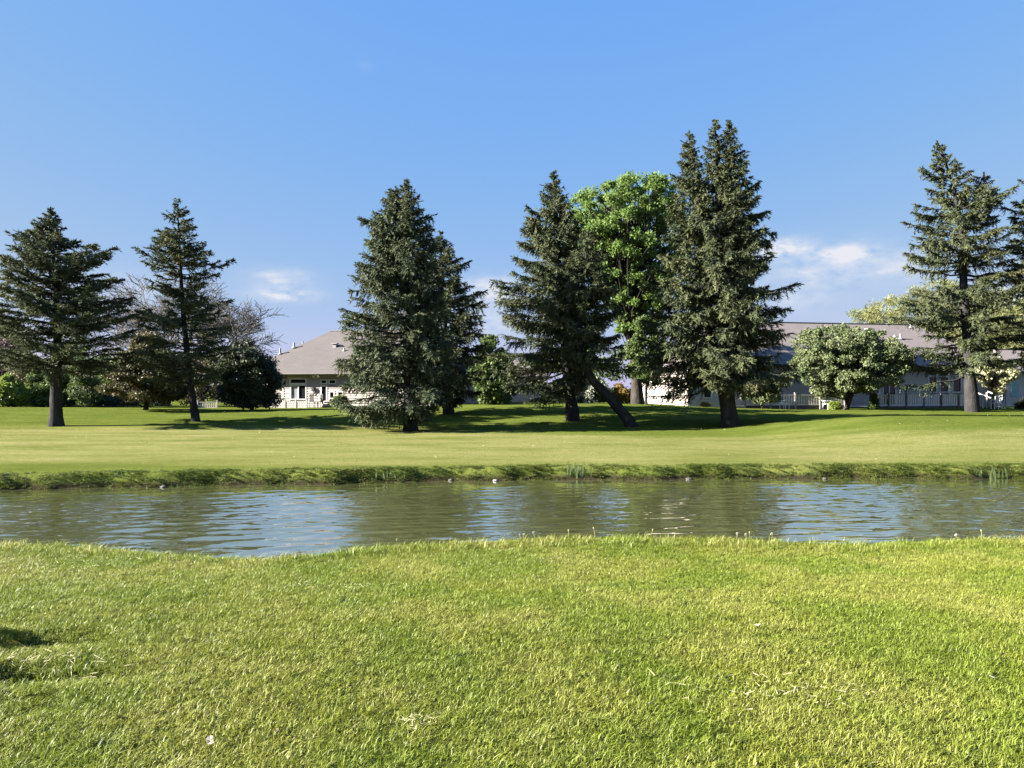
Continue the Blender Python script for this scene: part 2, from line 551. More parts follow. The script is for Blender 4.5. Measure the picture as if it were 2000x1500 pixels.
def ground_mat():
    m, nt, b = new_mat('lawn')
    g = N(nt, 'ShaderNodeNewGeometry')
    P = g.outputs['Position']
    sp = N(nt, 'ShaderNodeSeparateXYZ')
    nt.links.new(P, sp.inputs[0])
    streak = noise(nt, P, 1.0, 8, 0.66, (0.22, 0.62, 0.5))
    patch = noise(nt, P, 1.0, 4, 0.55, (0.05, 0.22, 0.3))
    fine = noise(nt, P, 9.0, 4, 0.7, (0.5, 1, 1))
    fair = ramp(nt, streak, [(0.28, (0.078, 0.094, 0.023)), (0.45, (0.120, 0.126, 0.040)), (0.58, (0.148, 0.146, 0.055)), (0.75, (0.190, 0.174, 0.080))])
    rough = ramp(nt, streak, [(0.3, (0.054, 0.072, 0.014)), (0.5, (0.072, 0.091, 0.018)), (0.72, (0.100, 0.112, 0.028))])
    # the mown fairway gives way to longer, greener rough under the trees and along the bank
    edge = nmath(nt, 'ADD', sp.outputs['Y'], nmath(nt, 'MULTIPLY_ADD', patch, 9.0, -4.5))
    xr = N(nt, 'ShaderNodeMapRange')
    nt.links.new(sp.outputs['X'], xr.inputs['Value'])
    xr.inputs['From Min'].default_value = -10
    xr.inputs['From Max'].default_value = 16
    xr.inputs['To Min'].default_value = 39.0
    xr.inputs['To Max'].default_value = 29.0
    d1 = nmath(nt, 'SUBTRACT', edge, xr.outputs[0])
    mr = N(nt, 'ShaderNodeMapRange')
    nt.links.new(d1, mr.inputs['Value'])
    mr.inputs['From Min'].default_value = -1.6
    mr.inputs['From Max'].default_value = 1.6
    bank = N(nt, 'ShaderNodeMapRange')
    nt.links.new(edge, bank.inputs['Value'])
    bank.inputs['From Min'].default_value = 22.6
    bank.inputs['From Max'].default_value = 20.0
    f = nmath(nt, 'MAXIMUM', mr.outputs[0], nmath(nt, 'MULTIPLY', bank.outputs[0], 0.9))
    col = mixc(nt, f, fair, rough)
    col = mixc(nt, 0.55, col, ramp(nt, fine, [(0.3, (0.55, 0.58, 0.5)), (0.7, (1.35, 1.32, 1.2))]), 'MULTIPLY')
    nearf = N(nt, 'ShaderNodeMapRange')
    nt.links.new(sp.outputs['Y'], nearf.inputs['Value'])
    nearf.inputs['From Min'].default_value = 12.0
    nearf.inputs['From Max'].default_value = 11.0
    soil = ramp(nt, noise(nt, P, 3.0, 5, 0.6), [(0.35, (0.036, 0.044, 0.008)), (0.65, (0.066, 0.070, 0.018))])
    col = mixc(nt, nearf.outputs[0], col, soil)
    # bare wet earth near the waterline
    mud = N(nt, 'ShaderNodeMapRange')
    nt.links.new(sp.outputs['Z'], mud.inputs['Value'])
    mud.inputs['From Min'].default_value = -0.62
    mud.inputs['From Max'].default_value = -0.74
    col = mixc(nt, mud.outputs[0], col, (0.030, 0.026, 0.014))
    nt.links.new(col, b.inputs['Base Color'])
    b.inputs['Roughness'].default_value = 0.95
    b.inputs['Specular IOR Level'].default_value = 0.0
    bp = N(nt, 'ShaderNodeBump')
    bp.inputs['Strength'].default_value = 0.8
    bp.inputs['Distance'].default_value = 0.05
    nt.links.new(noise(nt, P, 14.0, 5, 0.7), bp.inputs['Height'])
    nt.links.new(bp.outputs[0], b.inputs['Normal'])
    return m


M['lawn'] = ground_mat()
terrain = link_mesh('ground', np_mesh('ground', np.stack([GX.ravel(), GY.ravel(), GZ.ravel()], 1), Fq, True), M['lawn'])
tag(terrain, 'mown lawn sloping down to the pond on both banks', kind='structure')

# ------------------------------------------------------------------ pond water: a rippled sheet
wx = np.concatenate([np.arange(-60, -20, 0.6), np.arange(-20, 20, 0.11), np.arange(20, 60.1, 0.6)])
wy = np.arange(8.0, 23.5, 0.045)
WX, WY = np.meshgrid(wx, wy)
WZ = np.zeros_like(WX)
rw = np.random.default_rng(11)
for i in range(46):
    lam = 0.12 * (0.85 / 0.12) ** rw.random()
    ang = math.radians(90 + 24 + rw.normal(0, 26))
    k = 2 * math.pi / lam
    amp = 0.0050 * lam * (0.6 + 0.8 * rw.random()) * (0.42 / lam if lam > 0.42 else 1.0) ** 0.8
    env = 0.55 + 0.45 * np.sin(WX * rw.uniform(0.05, 0.5) + WY * rw.uniform(0.1, 0.9) + rw.uniform(0, 6.28))
    WZ += amp * env * np.sin(k * (math.cos(ang) * WX + math.sin(ang) * WY) + rw.uniform(0, 6.28))
calm = (sm(0.0, 2.4, far_edge(WX) - WY) * 0.75 + 0.25) * (0.85 + 0.75 * sm(5.5, 8.0, WX) * (1 - sm(10.5, 12.5, WX)) + 0.35 * np.exp(-((WX + 4.5) / 2.5) ** 2))
WZ = WZ * calm
widx = np.arange(WX.size).reshape(WX.shape)
Fw = np.stack([widx[:-1, :-1].ravel(), widx[:-1, 1:].ravel(), widx[1:, 1:].ravel(), widx[1:, :-1].ravel()], 1)


def water_mat():
    m, nt, b = new_mat('pond_water')
    g = N(nt, 'ShaderNodeNewGeometry')
    f = noise(nt, g.outputs['Position'], 0.35, 3)
    nt.links.new(ramp(nt, f, [(0.3, (0.064, 0.069, 0.026)), (0.7, (0.072, 0.077, 0.031))]), b.inputs['Base Color'])
    b.inputs['Roughness'].default_value = 0.015
    b.inputs['IOR'].default_value = 1.4
    b.inputs['Coat Weight'].default_value = 1.0
    b.inputs['Coat Roughness'].default_value = 0.01
    b.inputs['Coat IOR'].default_value = 1.6
    bp = N(nt, 'ShaderNodeBump')
    bp.inputs['Strength'].default_value = 0.12
    bp.inputs['Distance'].default_value = 0.01
    nt.links.new(noise(nt, g.outputs['Position'], 11.0, 2, 0.5, (0.4, 1, 1)), bp.inputs['Height'])
    nt.links.new(bp.outputs[0], b.inputs['Normal'])
    return m


M['water'] = water_mat()
pond = link_mesh('pond_water', np_mesh('pond_water', np.stack([WX.ravel(), WY.ravel(), (WZ + WATER).ravel()], 1), Fw, True), M['water'])
tag(pond, 'olive green pond water ruffled by the breeze', kind='structure')


# ------------------------------------------------------------------ trees
def tris_from_cards(base, d, side, ln, wd):
    """one narrow pointed leaf per card"""
    a = base - side * wd[:, None] * 0.5
    b = base + side * wd[:, None] * 0.5
    c = base + d * ln[:, None]
    V = np.stack([a, b, c], 1).reshape(-1, 3)
    return V, np.arange(len(V)).reshape(-1, 3)


def unit(v):
    return v / np.maximum(np.linalg.norm(v, axis=-1, keepdims=True), 1e-9)


def many_tubes(paths, radii, sides=4):
    """paths: list of (n,3) arrays, radii: list of (n,) arrays -> triangles-free quad mesh arrays"""
    Vs, Fs, off = [], [], 0
    th = np.arange(sides) * 2 * math.pi / sides
    for P, R in zip(paths, radii):
        P = np.asarray(P, dtype=float)
        n = len(P)
        t = unit(np.gradient(P, axis=0))
        ref = np.where(np.abs(t[:, 2:3]) > 0.9, np.array([[1.0, 0, 0]]), np.array([[0, 0, 1.0]]))
        a = unit(np.cross(t, ref))
        b = np.cross(t, a)
        ring = P[:, None, :] + (a[:, None, :] * np.cos(th)[None, :, None] + b[:, None, :] * np.sin(th)[None, :, None]) * np.asarray(R)[:, None, None]
        Vs.append(ring.reshape(-1, 3))
        i = np.arange((n - 1) * sides)
        r, s = i // sides, i % sides
        s2 = (s + 1) % sides
        Fs.append(np.stack([r * sides + s, r * sides + s2, (r + 1) * sides + s2, (r + 1) * sides + s], 1) + off)
        off += n * sides
    return np.concatenate(Vs), np.concatenate(Fs)


def trunk_path(axis, d, dy=0.0, origin=(0, 0, 0)):
    """axis: photo pixels bottom to top -> world points relative to origin"""
    return np.array([(PX(px, d) - origin[0], d + dy * k - origin[1], PZ(py, d) - origin[2])
                     for k, (px, py) in zip(np.linspace(0, 1, len(axis)), axis)])


def resample(P, n):
    s = np.concatenate([[0], np.cumsum(np.linalg.norm(np.diff(P, axis=0), axis=1))])
    u = np.linspace(0, s[-1], n)
    return np.stack([np.interp(u, s, P[:, k]) for k in range(3)], 1)


def conifer(label, d, leaders, r_base, mat='spruce', seed=1, spacing=0.36, per=6, droop=0.3, dens=1.0, open_=0.12,
            lump=0.0, brown=0.0, group='spruces on the far lawn', name='spruce_tree', card=1.0, cat='spruce', flare=1.28):
    rg = np.random.default_rng(seed)
    if d is None:
        d = hit(*leaders[0]['axis'][0])[1]
    bx, by = leaders[0]['axis'][0]
    ox, oy = PX(bx, d), d
    oz = min(PZ(by, d), gz(ox, oy))
    root = empty(name, (ox, oy, oz), 0, label, cat, group)
    O = (ox, oy, oz)
    tp, tr, lp_, lr_, CV, CT = [], [], [], [], [], []
    for li, L in enumerate(leaders):
        P = trunk_path(L['axis'], d, L.get('dy', 0.0), O)
        P = resample(P, 26)
        P[:, 0] += np.cumsum(rg.normal(0, 0.012, 26)) * 0.6
        h = np.linspace(0, 1, 26)
        rb = L.get('r', r_base)
        R = rb * (1 - h) ** 0.9 + 0.02
        if li == 0:
            P[0, 2] -= 0.25
            R[0] *= flare
            R[1] *= 1 + (flare - 1) * 0.2
        R *= 1 + rg.normal(0, 0.04, 26)
        tp.append(P)
        tr.append(R)
        prof = np.array(L['prof'], dtype=float)          # photo y, left x, right x; top first
        order = np.argsort(prof[:, 0])
        prof = prof[order]
        top_y, bot_y = prof[0, 0], prof[-1, 0]
        z_top, z_bot = PZ(top_y, d) - oz, PZ(bot_y, d) - oz
        z = z_bot
        while z < z_top - 0.12:
            hh = (z - z_bot) / (z_top - z_bot)
            n = max(3, int(round(per * (1.0 if hh < 0.8 else 0.75) + rg.normal(0, 0.7))))
            a0 = rg.uniform(0, 6.28)
            for k in range(n):
                if rg.random() < open_:
                    continue
                a = a0 + 6.283 * k / n + rg.normal(0, 0.25)
                zz = z + rg.uniform(-0.7, 0.7) * spacing
                py = HORIZ - (zz + oz - EYE) * F / d
                ax = np.interp(zz, P[:, 2], P[:, 0]) if P[-1, 2] > P[0, 2] else P[-1, 0]
                ay = np.interp(zz, P[:, 2], P[:, 1])
                axp = 1000 + (ax + ox) * F / d
                sl = (-droop * (1 - hh) + 0.42 * hh ** 2.0) + rg.normal(0, 0.07)
                cv = 0.16 + 0.22 * (1 - hh) * droop + rg.normal(0, 0.05)
                ca, sa = math.cos(a), math.sin(a)
                pyt = py
                for _ in range(2):       # the outline holds where the limb ends, not where it starts
                    rl = max(2.0, axp - np.interp(pyt, prof[:, 0], prof[:, 1])) / F * d
                    rr = max(2.0, np.interp(pyt, prof[:, 0], prof[:, 2]) - axp) / F * d
                    rm = 0.5 * (rl + rr)
                    rx = rr if ca > 0 else rl
                    ln = 1.0 / math.sqrt((ca / rx) ** 2 + (sa / rm) ** 2)
                    pyt = max(top_y, min(bot_y, py - 0.8 * ln * (sl + cv) * F / d))
                ln *= rg.uniform(0.91, 1.17) * (1 + lump * rg.normal(0, 1))
                ln = max(ln - 0.12 * min(1.0, ln), 0.08)
                if rg.random() < 0.06 + lump * 0.3:
                    ln *= rg.uniform(0.45, 0.75)
                s = np.linspace(0, 1, 6)
                lpth = np.stack([ax + ca * ln * s, ay + sa * ln * s, zz + ln * (sl * s + cv * s * s)], 1)
                lpth[1:-1] += rg.normal(0, 0.03 * ln, (4, 3)) * 0.6
                lp_.append(lpth)
                lr_.append(np.linspace(0.016 + 0.011 * ln, 0.006, 6))
                # branchlets along the limb
                nb = int((2 * ln / 0.115 + 7) * dens)
                u = 0.16 + 0.84 * rg.random(nb) ** 0.75 if ln > 0.8 else rg.random(nb)
                bp = np.stack([np.interp(u, s, lpth[:, q]) for q in range(3)], 1)
                T = unit(np.stack([np.full(nb, ca), np.full(nb, sa), sl + 2 * cv * u], 1))
                side = np.stack([-np.full(nb, sa), np.full(nb, ca), np.zeros(nb)], 1) * rg.choice([-1, 1], nb)[:, None]
                up = np.array([[0, 0, 1.0]])
                hang = (rg.random(nb) < 0.42 * droop / 0.3).astype(float)[:, None]
                D = unit(T * rg.uniform(0.4, 1.0, (nb, 1)) + side * rg.uniform(0.3, 1.0, (nb, 1)) + up * rg.uniform(-0.35, 0.12, (nb, 1)) - up * hang * rg.uniform(0.6, 1.6, (nb, 1)))
                bl = np.minimum(0.95, (min(0.24, 0.08 + 0.2 * ln) + 0.22 * ln * (1 - 0.75 * u)) * rg.uniform(0.55, 1.15, nb))
                m = 11
                t = (np.arange(m)[None, :] + rg.random((nb, m))) / m
                C = bp[:, None, :] + D[:, None, :] * (bl[:, None] * t)[:, :, None]
                C[:, :, 2] -= 0.18 * bl[:, None] * t * t
                cd = unit(D[:, None, :] + rg.normal(0, 0.48, (nb, m, 3)))
                nrm = unit(rg.normal(0, 0.42, (nb, m, 3)) + np.array([ca * 0.75, sa * 0.75, 0.42]) + 0.55 * side[:, None, :] * (0.3 + u)[:, None, None] * 0.7)
                sd = unit(np.cross(cd, nrm))
                cl_ = (0.12 + 0.10 * rg.random((nb, m))) * card * (0.5 + 0.5 * min(1, ln))
                wd = (0.042 + 0.034 * rg.random((nb, m))) * card * (0.6 + 0.4 * min(1, ln))
                V, _ = tris_from_cards(C.reshape(-1, 3), cd.reshape(-1, 3), sd.reshape(-1, 3), cl_.ravel(), wd.ravel())
                CV.append(V)
                tn = np.clip(0.42 + rg.normal(0, 0.12) + rg.normal(0, 0.10, (nb, 1)) + rg.normal(0, 0.10, (nb, m)) + 0.18 * (t * u[:, None]), 0, 1)
                if rg.random() < brown:
                    tn = np.clip(tn + 0.35, 0, 1)
                CT.append(tn.ravel())
            z += spacing * (1 - 0.35 * hh) * rg.uniform(0.8, 1.2)
        # leading shoot
        tip = P[-1]
        nb = 90
        t = rg.random(nb) * 0.5
        C = tip[None, :] + np.stack([rg.normal(0, 0.02, nb), rg.normal(0, 0.02, nb), -t], 1)
        cd = unit(rg.normal(0, 0.6, (nb, 3)) + np.array([0, 0, 0.6]))
        sd = unit(np.cross(cd, rg.normal(0, 1, (nb, 3))))
        V, _ = tris_from_cards(C, cd, sd, 0.10 + 0.12 * t, np.full(nb, 0.05))
        CV.append(V)
        CT.append(np.full(nb, 0.5))
    V, Fc = many_tubes(tp, tr, 12)
    link_mesh('trunk', np_mesh('trunk', V, Fc, True), M['bark'], root)
    V, Fc = many_tubes(lp_, lr_, 4)
    link_mesh('branches', np_mesh('branches', V, Fc, True), M['bark'], root)
    V = np.concatenate(CV)
    link_mesh('crown', np_mesh('crown', V, np.arange(len(V)).reshape(-1, 3), False, np.concatenate(CT)), M[mat], root)
    return root


def leaf_cloud(rg, centres, radii, per, size, up=0.5, flat=0.75, tvar=0.12, long=1.5):
    """diamond leaves spread through round clumps"""
    n = len(centres)
    C = np.repeat(centres, per, 0)
    R = np.repeat(radii, per)
    q = unit(rg.normal(0, 1, (n * per, 3)))
    rad = R * rg.random(n * per) ** 0.45
    P = C + q * rad[:, None] * np.array([1, 1, flat])
    d = unit(rg.normal(0, 1, (n * per, 3)) + q * 0.5 + np.array([0, 0, -0.15]))
    nr = unit(rg.normal(0, 0.55, (n * per, 3)) + np.array([0, 0, up * 0.7]) + q * 0.75)
    s = unit(np.cross(d, nr))
    sz = size * rg.uniform(0.6, 1.3, n * per)
    a, c = P, P + d * (sz * long)[:, None]
    mid = P + d * (sz * long * 0.45)[:, None]
    b, e = mid + s * (sz * 0.5)[:, None], mid - s * (sz * 0.5)[:, None]
    V = np.stack([a, b, c, e], 1).reshape(-1, 3)
    Fq_ = np.arange(len(V)).reshape(-1, 4)
    t = np.clip(0.5 + np.repeat(rg.normal(0, 0.14, n), per) + rg.normal(0, tvar, n * per), 0, 1)
    return V, Fq_, t


def broadleaf(label, cat, name, d, base, axis, prof, mat, bark='bark_grey', seed=1, clumps=80, rc=(0.5, 0.9), per=600, size=0.13,
              r_base=0.3, hollow=0.35, depth=1.0, dy=0.0, group=None, stems=1, long=1.5, tvar=0.12, up=0.5, flat=0.75, fork=None):
    """prof: photo y, left, right of the crown; axis: trunk pixels bottom to top"""
    rg = np.random.default_rng(seed)
    ox, oy = PX(base[0], d), d
    oz = gz(ox, oy)
    root = empty(name, (ox, oy, oz), 0, label, cat, group)
    O = (ox, oy, oz)
    prof = np.array(sorted(prof), dtype=float)
    P = trunk_path(axis, d, 0, O)
    P[0, 2] = -0.2
    P = resample(P, 16)
    # clump centres filling the outline
    cs, rs = [], []
    w = np.maximum(prof[:, 2] - prof[:, 1], 1)
    ys = np.linspace(prof[0, 0], prof[-1, 0], 200)
    ww = np.interp(ys, prof[:, 0], w) ** 1.6
    ww /= ww.sum()
    for _ in range(clumps):
        py = rg.choice(ys, p=ww)
        l, r = np.interp(py, prof[:, 0], prof[:, 1]), np.interp(py, prof[:, 0], prof[:, 2])
        rad = rg.uniform(*rc)
        half = max(0.05, (r - l) / 2 / F * d - rad * 0.8)
        th = rg.uniform(0, 6.283)
        q = (hollow + (1 - hollow) * rg.random()) ** 0.6
        cs.append((PX((l + r) / 2, d) - ox + half * q * math.cos(th), half * depth * q * math.sin(th) + dy, PZ(py, d) - oz - rad * 0.2))
        rs.append(rad)
    cs, rs = np.array(cs), np.array(rs)
    V, Fq_, t = leaf_cloud(rg, cs, rs, per, size, up=up, flat=flat, tvar=tvar, long=long)
    keep = V.reshape(-1, 4, 3)[:, :, 2].min(1) > 0.02
    V = V.reshape(-1, 4, 3)[keep].reshape(-1, 3)
    t = t[keep]
    link_mesh('crown', np_mesh('crown', V, np.arange(len(V)).reshape(-1, 4), False, t), M[mat], root)
    # trunk(s) and limbs reaching each clump
    tp, tr = [], []
    for sI in range(stems):
        Q = P.copy()
        if stems > 1:
            k = np.linspace(0, 1, 16) ** 1.2
            Q[:, 0] += k * rg.uniform(-1, 1) * 0.35 * P[-1, 2] + rg.uniform(-0.12, 0.12)
            Q[:, 1] += k * rg.uniform(-1, 1) * 0.3 * P[-1, 2]
        tp.append(Q)
        rr_ = r_base * np.linspace(1, 0.35, 16) * rg.uniform(0.8, 1.1)
        rr_[0] *= 1.4
        rr_[1] *= 1.15
        tr.append(rr_)
    V, Fc = many_tubes(tp, tr, 10)
    link_mesh('trunk', np_mesh('trunk', V, Fc, True), M[bark], root)
    lp_, lr_ = [], []
    for c, r in zip(cs, rs):
        Q = tp[rg.integers(0, len(tp))]
        zmax = min(c[2] - 0.1 * r, Q[-1, 2])
        j = int(np.clip(np.searchsorted(Q[:, 2], zmax * rg.uniform(0.45, 0.9)), 2, 15))
        a = Q[j]
        m_ = a * 0.5 + c * 0.5 + np.array([0, 0, -0.08 * np.linalg.norm(c - a)]) + rg.normal(0, 0.12, 3)
        s = np.linspace(0, 1, 7)[:, None]
        pth = a * (1 - s) ** 2 + 2 * m_ * s * (1 - s) + c * s ** 2
        pth[1:-1] += rg.normal(0, 0.04, (5, 3))
        lp_.append(pth)
        w_ = min(r_base * 0.35, 0.03 + 0.018 * np.linalg.norm(c - a))
        lr_.append(np.linspace(w_, 0.012, 7))
    V, Fc = many_tubes(lp_, lr_, 5)
    link_mesh('branches', np_mesh('branches', V, Fc, True), M[bark], root)
    return root


# --- the spruces, from the left of the far lawn to the right
S1 = [dict(axis=[(110, 832), (110, 740), (112, 640), (108, 560), (100, 470), (97, 405)],
           prof=[(405, 94, 100), (422, 84, 112), (434, 67, 118), (457, 50, 141), (468, 30, 170), (489, 16, 196), (518, 14, 212), (546, 4, 212), (562, -2, 226),
                 (598, -6, 234), (646, -8, 234), (668, -8, 226), (700, -10, 238), (722, 4, 232)])]
conifer('broad open spruce with a tall bare trunk at the left end of the row', None, S1, 0.31, seed=3, spacing=0.37, per=7, droop=0.02, dens=1.05, open_=0.12, lump=0.08)
S2 = [dict(axis=[(384, 823), (374, 763), (365, 690), (357, 610), (351, 503), (346, 398)],
           prof=[(398, 338, 354), (420, 322, 372), (438, 313, 386), (469, 292, 391), (487, 310, 400), (512, 290, 436), (539, 303, 416), (564, 300, 413), (595, 297, 430),
                 (619, 272, 446), (638, 266, 458), (662, 290, 430), (690, 262, 446), (710, 262, 446), (745, 300, 430)])]
conifer('thin sparse spruce with curved trunk standing in front of the bare tree', None, S2, 0.21, seed=5, spacing=0.37, per=6, droop=0.12, dens=0.85, open_=0.2, lump=0.14, brown=0.1)
S3 = [dict(axis=[(803, 841), (802, 780), (797, 640), (793, 500), (795, 352)],
           prof=[(352, 791, 799), (366, 782, 808), (380, 770, 822), (400, 752, 824), (430, 735, 843), (479, 712, 845), (520, 697, 856), (551, 690, 860), (583, 690, 866),
                 (614, 670, 878), (645, 664, 880), (687, 676, 884), (721, 672, 890), (749, 656, 885), (782, 668, 872), (804, 684, 850)]),
      dict(axis=[(800, 640), (778, 520), (770, 430), (768, 357)], r=0.14, dy=0.6,
           prof=[(357, 760, 776), (375, 748, 786), (399, 735, 790), (420, 718, 792), (447, 709, 790), (479, 710, 800), (520, 696, 800), (560, 690, 800)])]
conifer('dense blue-green spruce with two tops and branches sweeping the lawn', None, S3, 0.32, 'spruce_blue', seed=8, spacing=0.36, per=7, droop=0.34, dens=1.0, open_=0.06, lump=0.06)
S3b = [dict(axis=[(876, 808), (872, 700), (862, 560), (858, 452)],
            prof=[(452, 855, 861), (468, 846, 876), (503, 836, 898), (520, 826, 915), (565, 812, 926), (586, 806, 944), (638, 796, 944), (669, 790, 950), (721, 790, 952), (756, 800, 945), (785, 840, 905)])]
conifer('dark spruce tucked close behind the two-topped spruce', None, S3b, 0.3, seed=13, spacing=0.4, per=7, droop=0.3, dens=1.05, open_=0.06, lump=0.1)
S4 = [dict(axis=[(1119, 821), (1112, 755), (1102, 640), (1092, 500), (1083, 335)],
           prof=[(333, 1079, 1086), (350, 1070, 1094), (369, 1056, 1104), (394, 1043, 1110), (431, 1021, 1125), (457, 1021, 1140), (482, 1023, 1150), (530, 998, 1160),
                 (563, 982, 1166), (592, 974, 1172), (625, 980, 1172), (662, 968, 1170), (706, 978, 1150), (735, 988, 1140), (758, 1010, 1130)])]
conifer('tall narrow-topped spruce beside the leaning trunk', None, S4, 0.34, seed=17, spacing=0.33, per=7, droop=0.34, dens=1.0, open_=0.06, lump=0.08, brown=0.06)
S4b = [dict(axis=[(1238, 833), (1197, 784), (1160, 746), (1134, 702), (1130, 640), (1140, 540), (1150, 455)],
            prof=[(455, 1142, 1158), (480, 1125, 1172), (520, 1110, 1186), (567, 1102, 1200), (614, 1100, 1216), (650, 1104, 1224), (680, 1112, 1230), (704, 1124, 1234)])]
conifer('spruce with a strongly leaning bare trunk in the middle of the row', None, S4b, 0.29, seed=19, spacing=0.40, per=7, droop=0.30, dens=1.0, open_=0.08, lump=0.1, brown=0.05)
S7 = [dict(axis=[(1427, 832), (1418, 775), (1414, 680), (1412, 560), (1402, 400), (1396, 236)], dy=-0.3,
           prof=[(236, 1393, 1399), (255, 1383, 1408), (288, 1376, 1416), (322, 1372, 1420), (360, 1368, 1424), (410, 1350, 1440), (470, 1330, 1460), (540, 1306, 1480), (608, 1280, 1500), (689, 1260, 1520),
                 (722, 1274, 1540), (744, 1300, 1530)]),
      dict(axis=[(1416, 770), (1390, 660), (1368, 500), (1356, 380), (1351, 247)], r=0.22, dy=0.5,
           prof=[(247, 1347, 1355), (268, 1338, 1364), (288, 1333, 1371), (322, 1325, 1378), (344, 1322, 1382), (395, 1311, 1384), (446, 1302, 1386), (493, 1290, 1390), (536, 1282, 1392), (578, 1262, 1396), (608, 1254, 1400), (647, 1246, 1410), (689, 1240, 1416), (728, 1250, 1416), (742, 1268, 1410)]),
      dict(axis=[(1420, 770), (1432, 660), (1432, 500), (1426, 380), (1421, 240)], r=0.24, dy=-0.5,
           prof=[(240, 1418, 1424), (262, 1409, 1434), (288, 1404, 1445), (322, 1400, 1452), (344, 1400, 1463), (395, 1400, 1480), (446, 1404, 1502), (493, 1404, 1512), (536, 1410, 1542), (578, 1410, 1540), (608, 1410, 1552), (647, 1412, 1534), (689, 1416, 1544), (724, 1420, 1556), (746, 1424, 1546)])]
conifer('tallest spruce of the row, with three pointed tops on one thick trunk', None, S7, 0.42, seed=23, spacing=0.36, per=6, droop=0.36, dens=0.95, open_=0.07, lump=0.08, brown=0.05)
S5 = [dict(axis=[(1899, 799), (1892, 710), (1884, 560), (1882, 442), (1862, 350), (1834, 273)],
           prof=[(273, 1830, 1838), (290, 1828, 1856), (314, 1830, 1868), (334, 1814, 1888), (346, 1816, 1900), (382, 1824, 1940), (398, 1804, 1950), (442, 1788, 1962), (482, 1802, 1970), (510, 1772, 1978),
                 (534, 1764, 1976), (566, 1766, 1986), (602, 1754, 1978), (642, 1784, 1972), (674, 1780, 1986), (712, 1778, 1980), (722, 1790, 1900)]),
      dict(axis=[(1884, 470), (1904, 400), (1918, 338)], r=0.10, dy=-0.3,
           prof=[(338, 1908, 1930), (352, 1894, 1934), (380, 1884, 1946), (420, 1880, 1950)])]
conifer('tall open spruce with a bent top in front of the dark windows', 49.0, S5, 0.36, seed=29, spacing=0.47, per=6, droop=0.22, dens=0.95, open_=0.2, lump=0.14, brown=0.08, card=1.1)
S6 = [dict(axis=[(2035, 803), (2032, 700), (2028, 500), (2024, 330)],
           prof=[(330, 2022, 2034), (350, 2000, 2054), (372, 2008, 2066), (405, 1982, 2080), (440, 1996, 2090), (490, 1980, 2096), (540, 1974, 2100), (600, 1990, 2110), (650, 1980, 2110), (700, 1990, 2116), (720, 2010, 2100)])]
conifer('spruce cut by the right border of the picture', 48.0, S6, 0.34, seed=31, spacing=0.47, per=6, droop=0.22, dens=0.95, open_=0.18, lump=0.12, card=1.1)
S0 = [dict(axis=[(-990, 830), (-990, 405)], prof=[(405, -994, -986), (470, -1040, -940), (560, -1090, -890), (700, -1100, -880)])]
conifer('spruce beyond the left border whose shadow tip reaches into the picture', 42.5, S0, 0.33, seed=37, spacing=0.6, per=6, dens=0.6)

# --- maple behind the row
broadleaf('tall bright green maple in fresh leaf rising behind the spruces', 'maple tree', 'maple_tree', 56.0, (1245, 788),
          [(1245, 790), (1243, 740), (1236, 660), (1226, 590), (1222, 500), (1225, 420)],
          [(328, 1235, 1290), (345, 1205, 1310), (370, 1130, 1330), (400, 1100, 1345), (450, 1090, 1355), (500, 1110, 1350), (560, 1150, 1335), (610, 1190, 1320), (650, 1195, 1300)],
          'maple', seed=41, clumps=430, rc=(0.25, 0.65), per=150, size=0.13, r_base=0.40, hollow=0.25, depth=0.9, up=0.7, flat=0.75)
broadleaf('yellow-green young tree low behind the tall three-topped spruce', 'tree', 'young_tree', 54.0, (1262, 790),
          [(1262, 792), (1262, 740), (1262, 680)], [(610, 1245, 1280), (640, 1225, 1300), (680, 1215, 1310), (720, 1220, 1310), (740, 1240, 1300)],
          'shrub', seed=43, clumps=34, rc=(0.4, 0.7), per=420, size=0.13, r_base=0.12)


# --- bare tree
def bare_tree(label, d, base, height, spread, seed, mat='bark_twig', levels=6, thick=0.26, group=None, name='bare_tree'):
    rg = np.random.default_rng(seed)
    ox = PX(base[0], d)
    oz = gz(ox, d)
    root = empty(name, (ox, d, oz), 0, label, 'tree', group)
    paths, rads, tpaths, trads = [], [], [], []

    def grow(p, v, ln, r, lev):
        n = 5
        pts = [p]
        for i in range(n - 1):
            v = v + rg.normal(0, 0.10, 3) + np.array([0, 0, 0.05])
            v = v / np.linalg.norm(v)
            pts.append(pts[-1] + v * ln / (n - 1))
        rr_ = np.linspace(r, max(0.021, r * 0.62), n)
        (tpaths if lev == 0 else paths).append(np.array(pts))
        (trads if lev == 0 else rads).append(rr_)
        if lev >= levels:
            return
        k = 6 if lev == 0 else (3 if lev < 4 else 5)
        for j in range(k):
            t = rg.uniform(0.45, 1.0) if j else 1.0
            q = np.array([np.interp(t, np.linspace(0, 1, n), np.array(pts)[:, c]) for c in range(3)])
            side = rg.normal(0, 1, 3)
            side -= v * side.dot(v)
            side /= np.linalg.norm(side)
            side *= np.array([1.25, 1.0, 0.6])
            w = v * rg.uniform(0.65, 1.0) + side * rg.uniform(0.35, 0.85) * spread
            w /= np.linalg.norm(w)
            grow(q, w, ln * rg.uniform(0.62, 0.86), max(0.022, r * 0.58), lev + 1)
    grow(np.array([0, 0, -0.2]), np.array([0, 0, 1.0]), height * 0.27, thick, 0)
    V, Fc = many_tubes(tpaths, trads, 9)
    link_mesh('trunk', np_mesh('trunk', V, Fc, True), M[mat], root)
    V, Fc = many_tubes(paths, rads, 3)
    link_mesh('branches', np_mesh('branches', V, Fc, True), M[mat], root)
    return root


bare_tree('wide leafless tree with a haze of fine twigs behind the thin spruce', 70.0, (392, 797), 19.0, 1.9, 51, levels=6, thick=0.30)

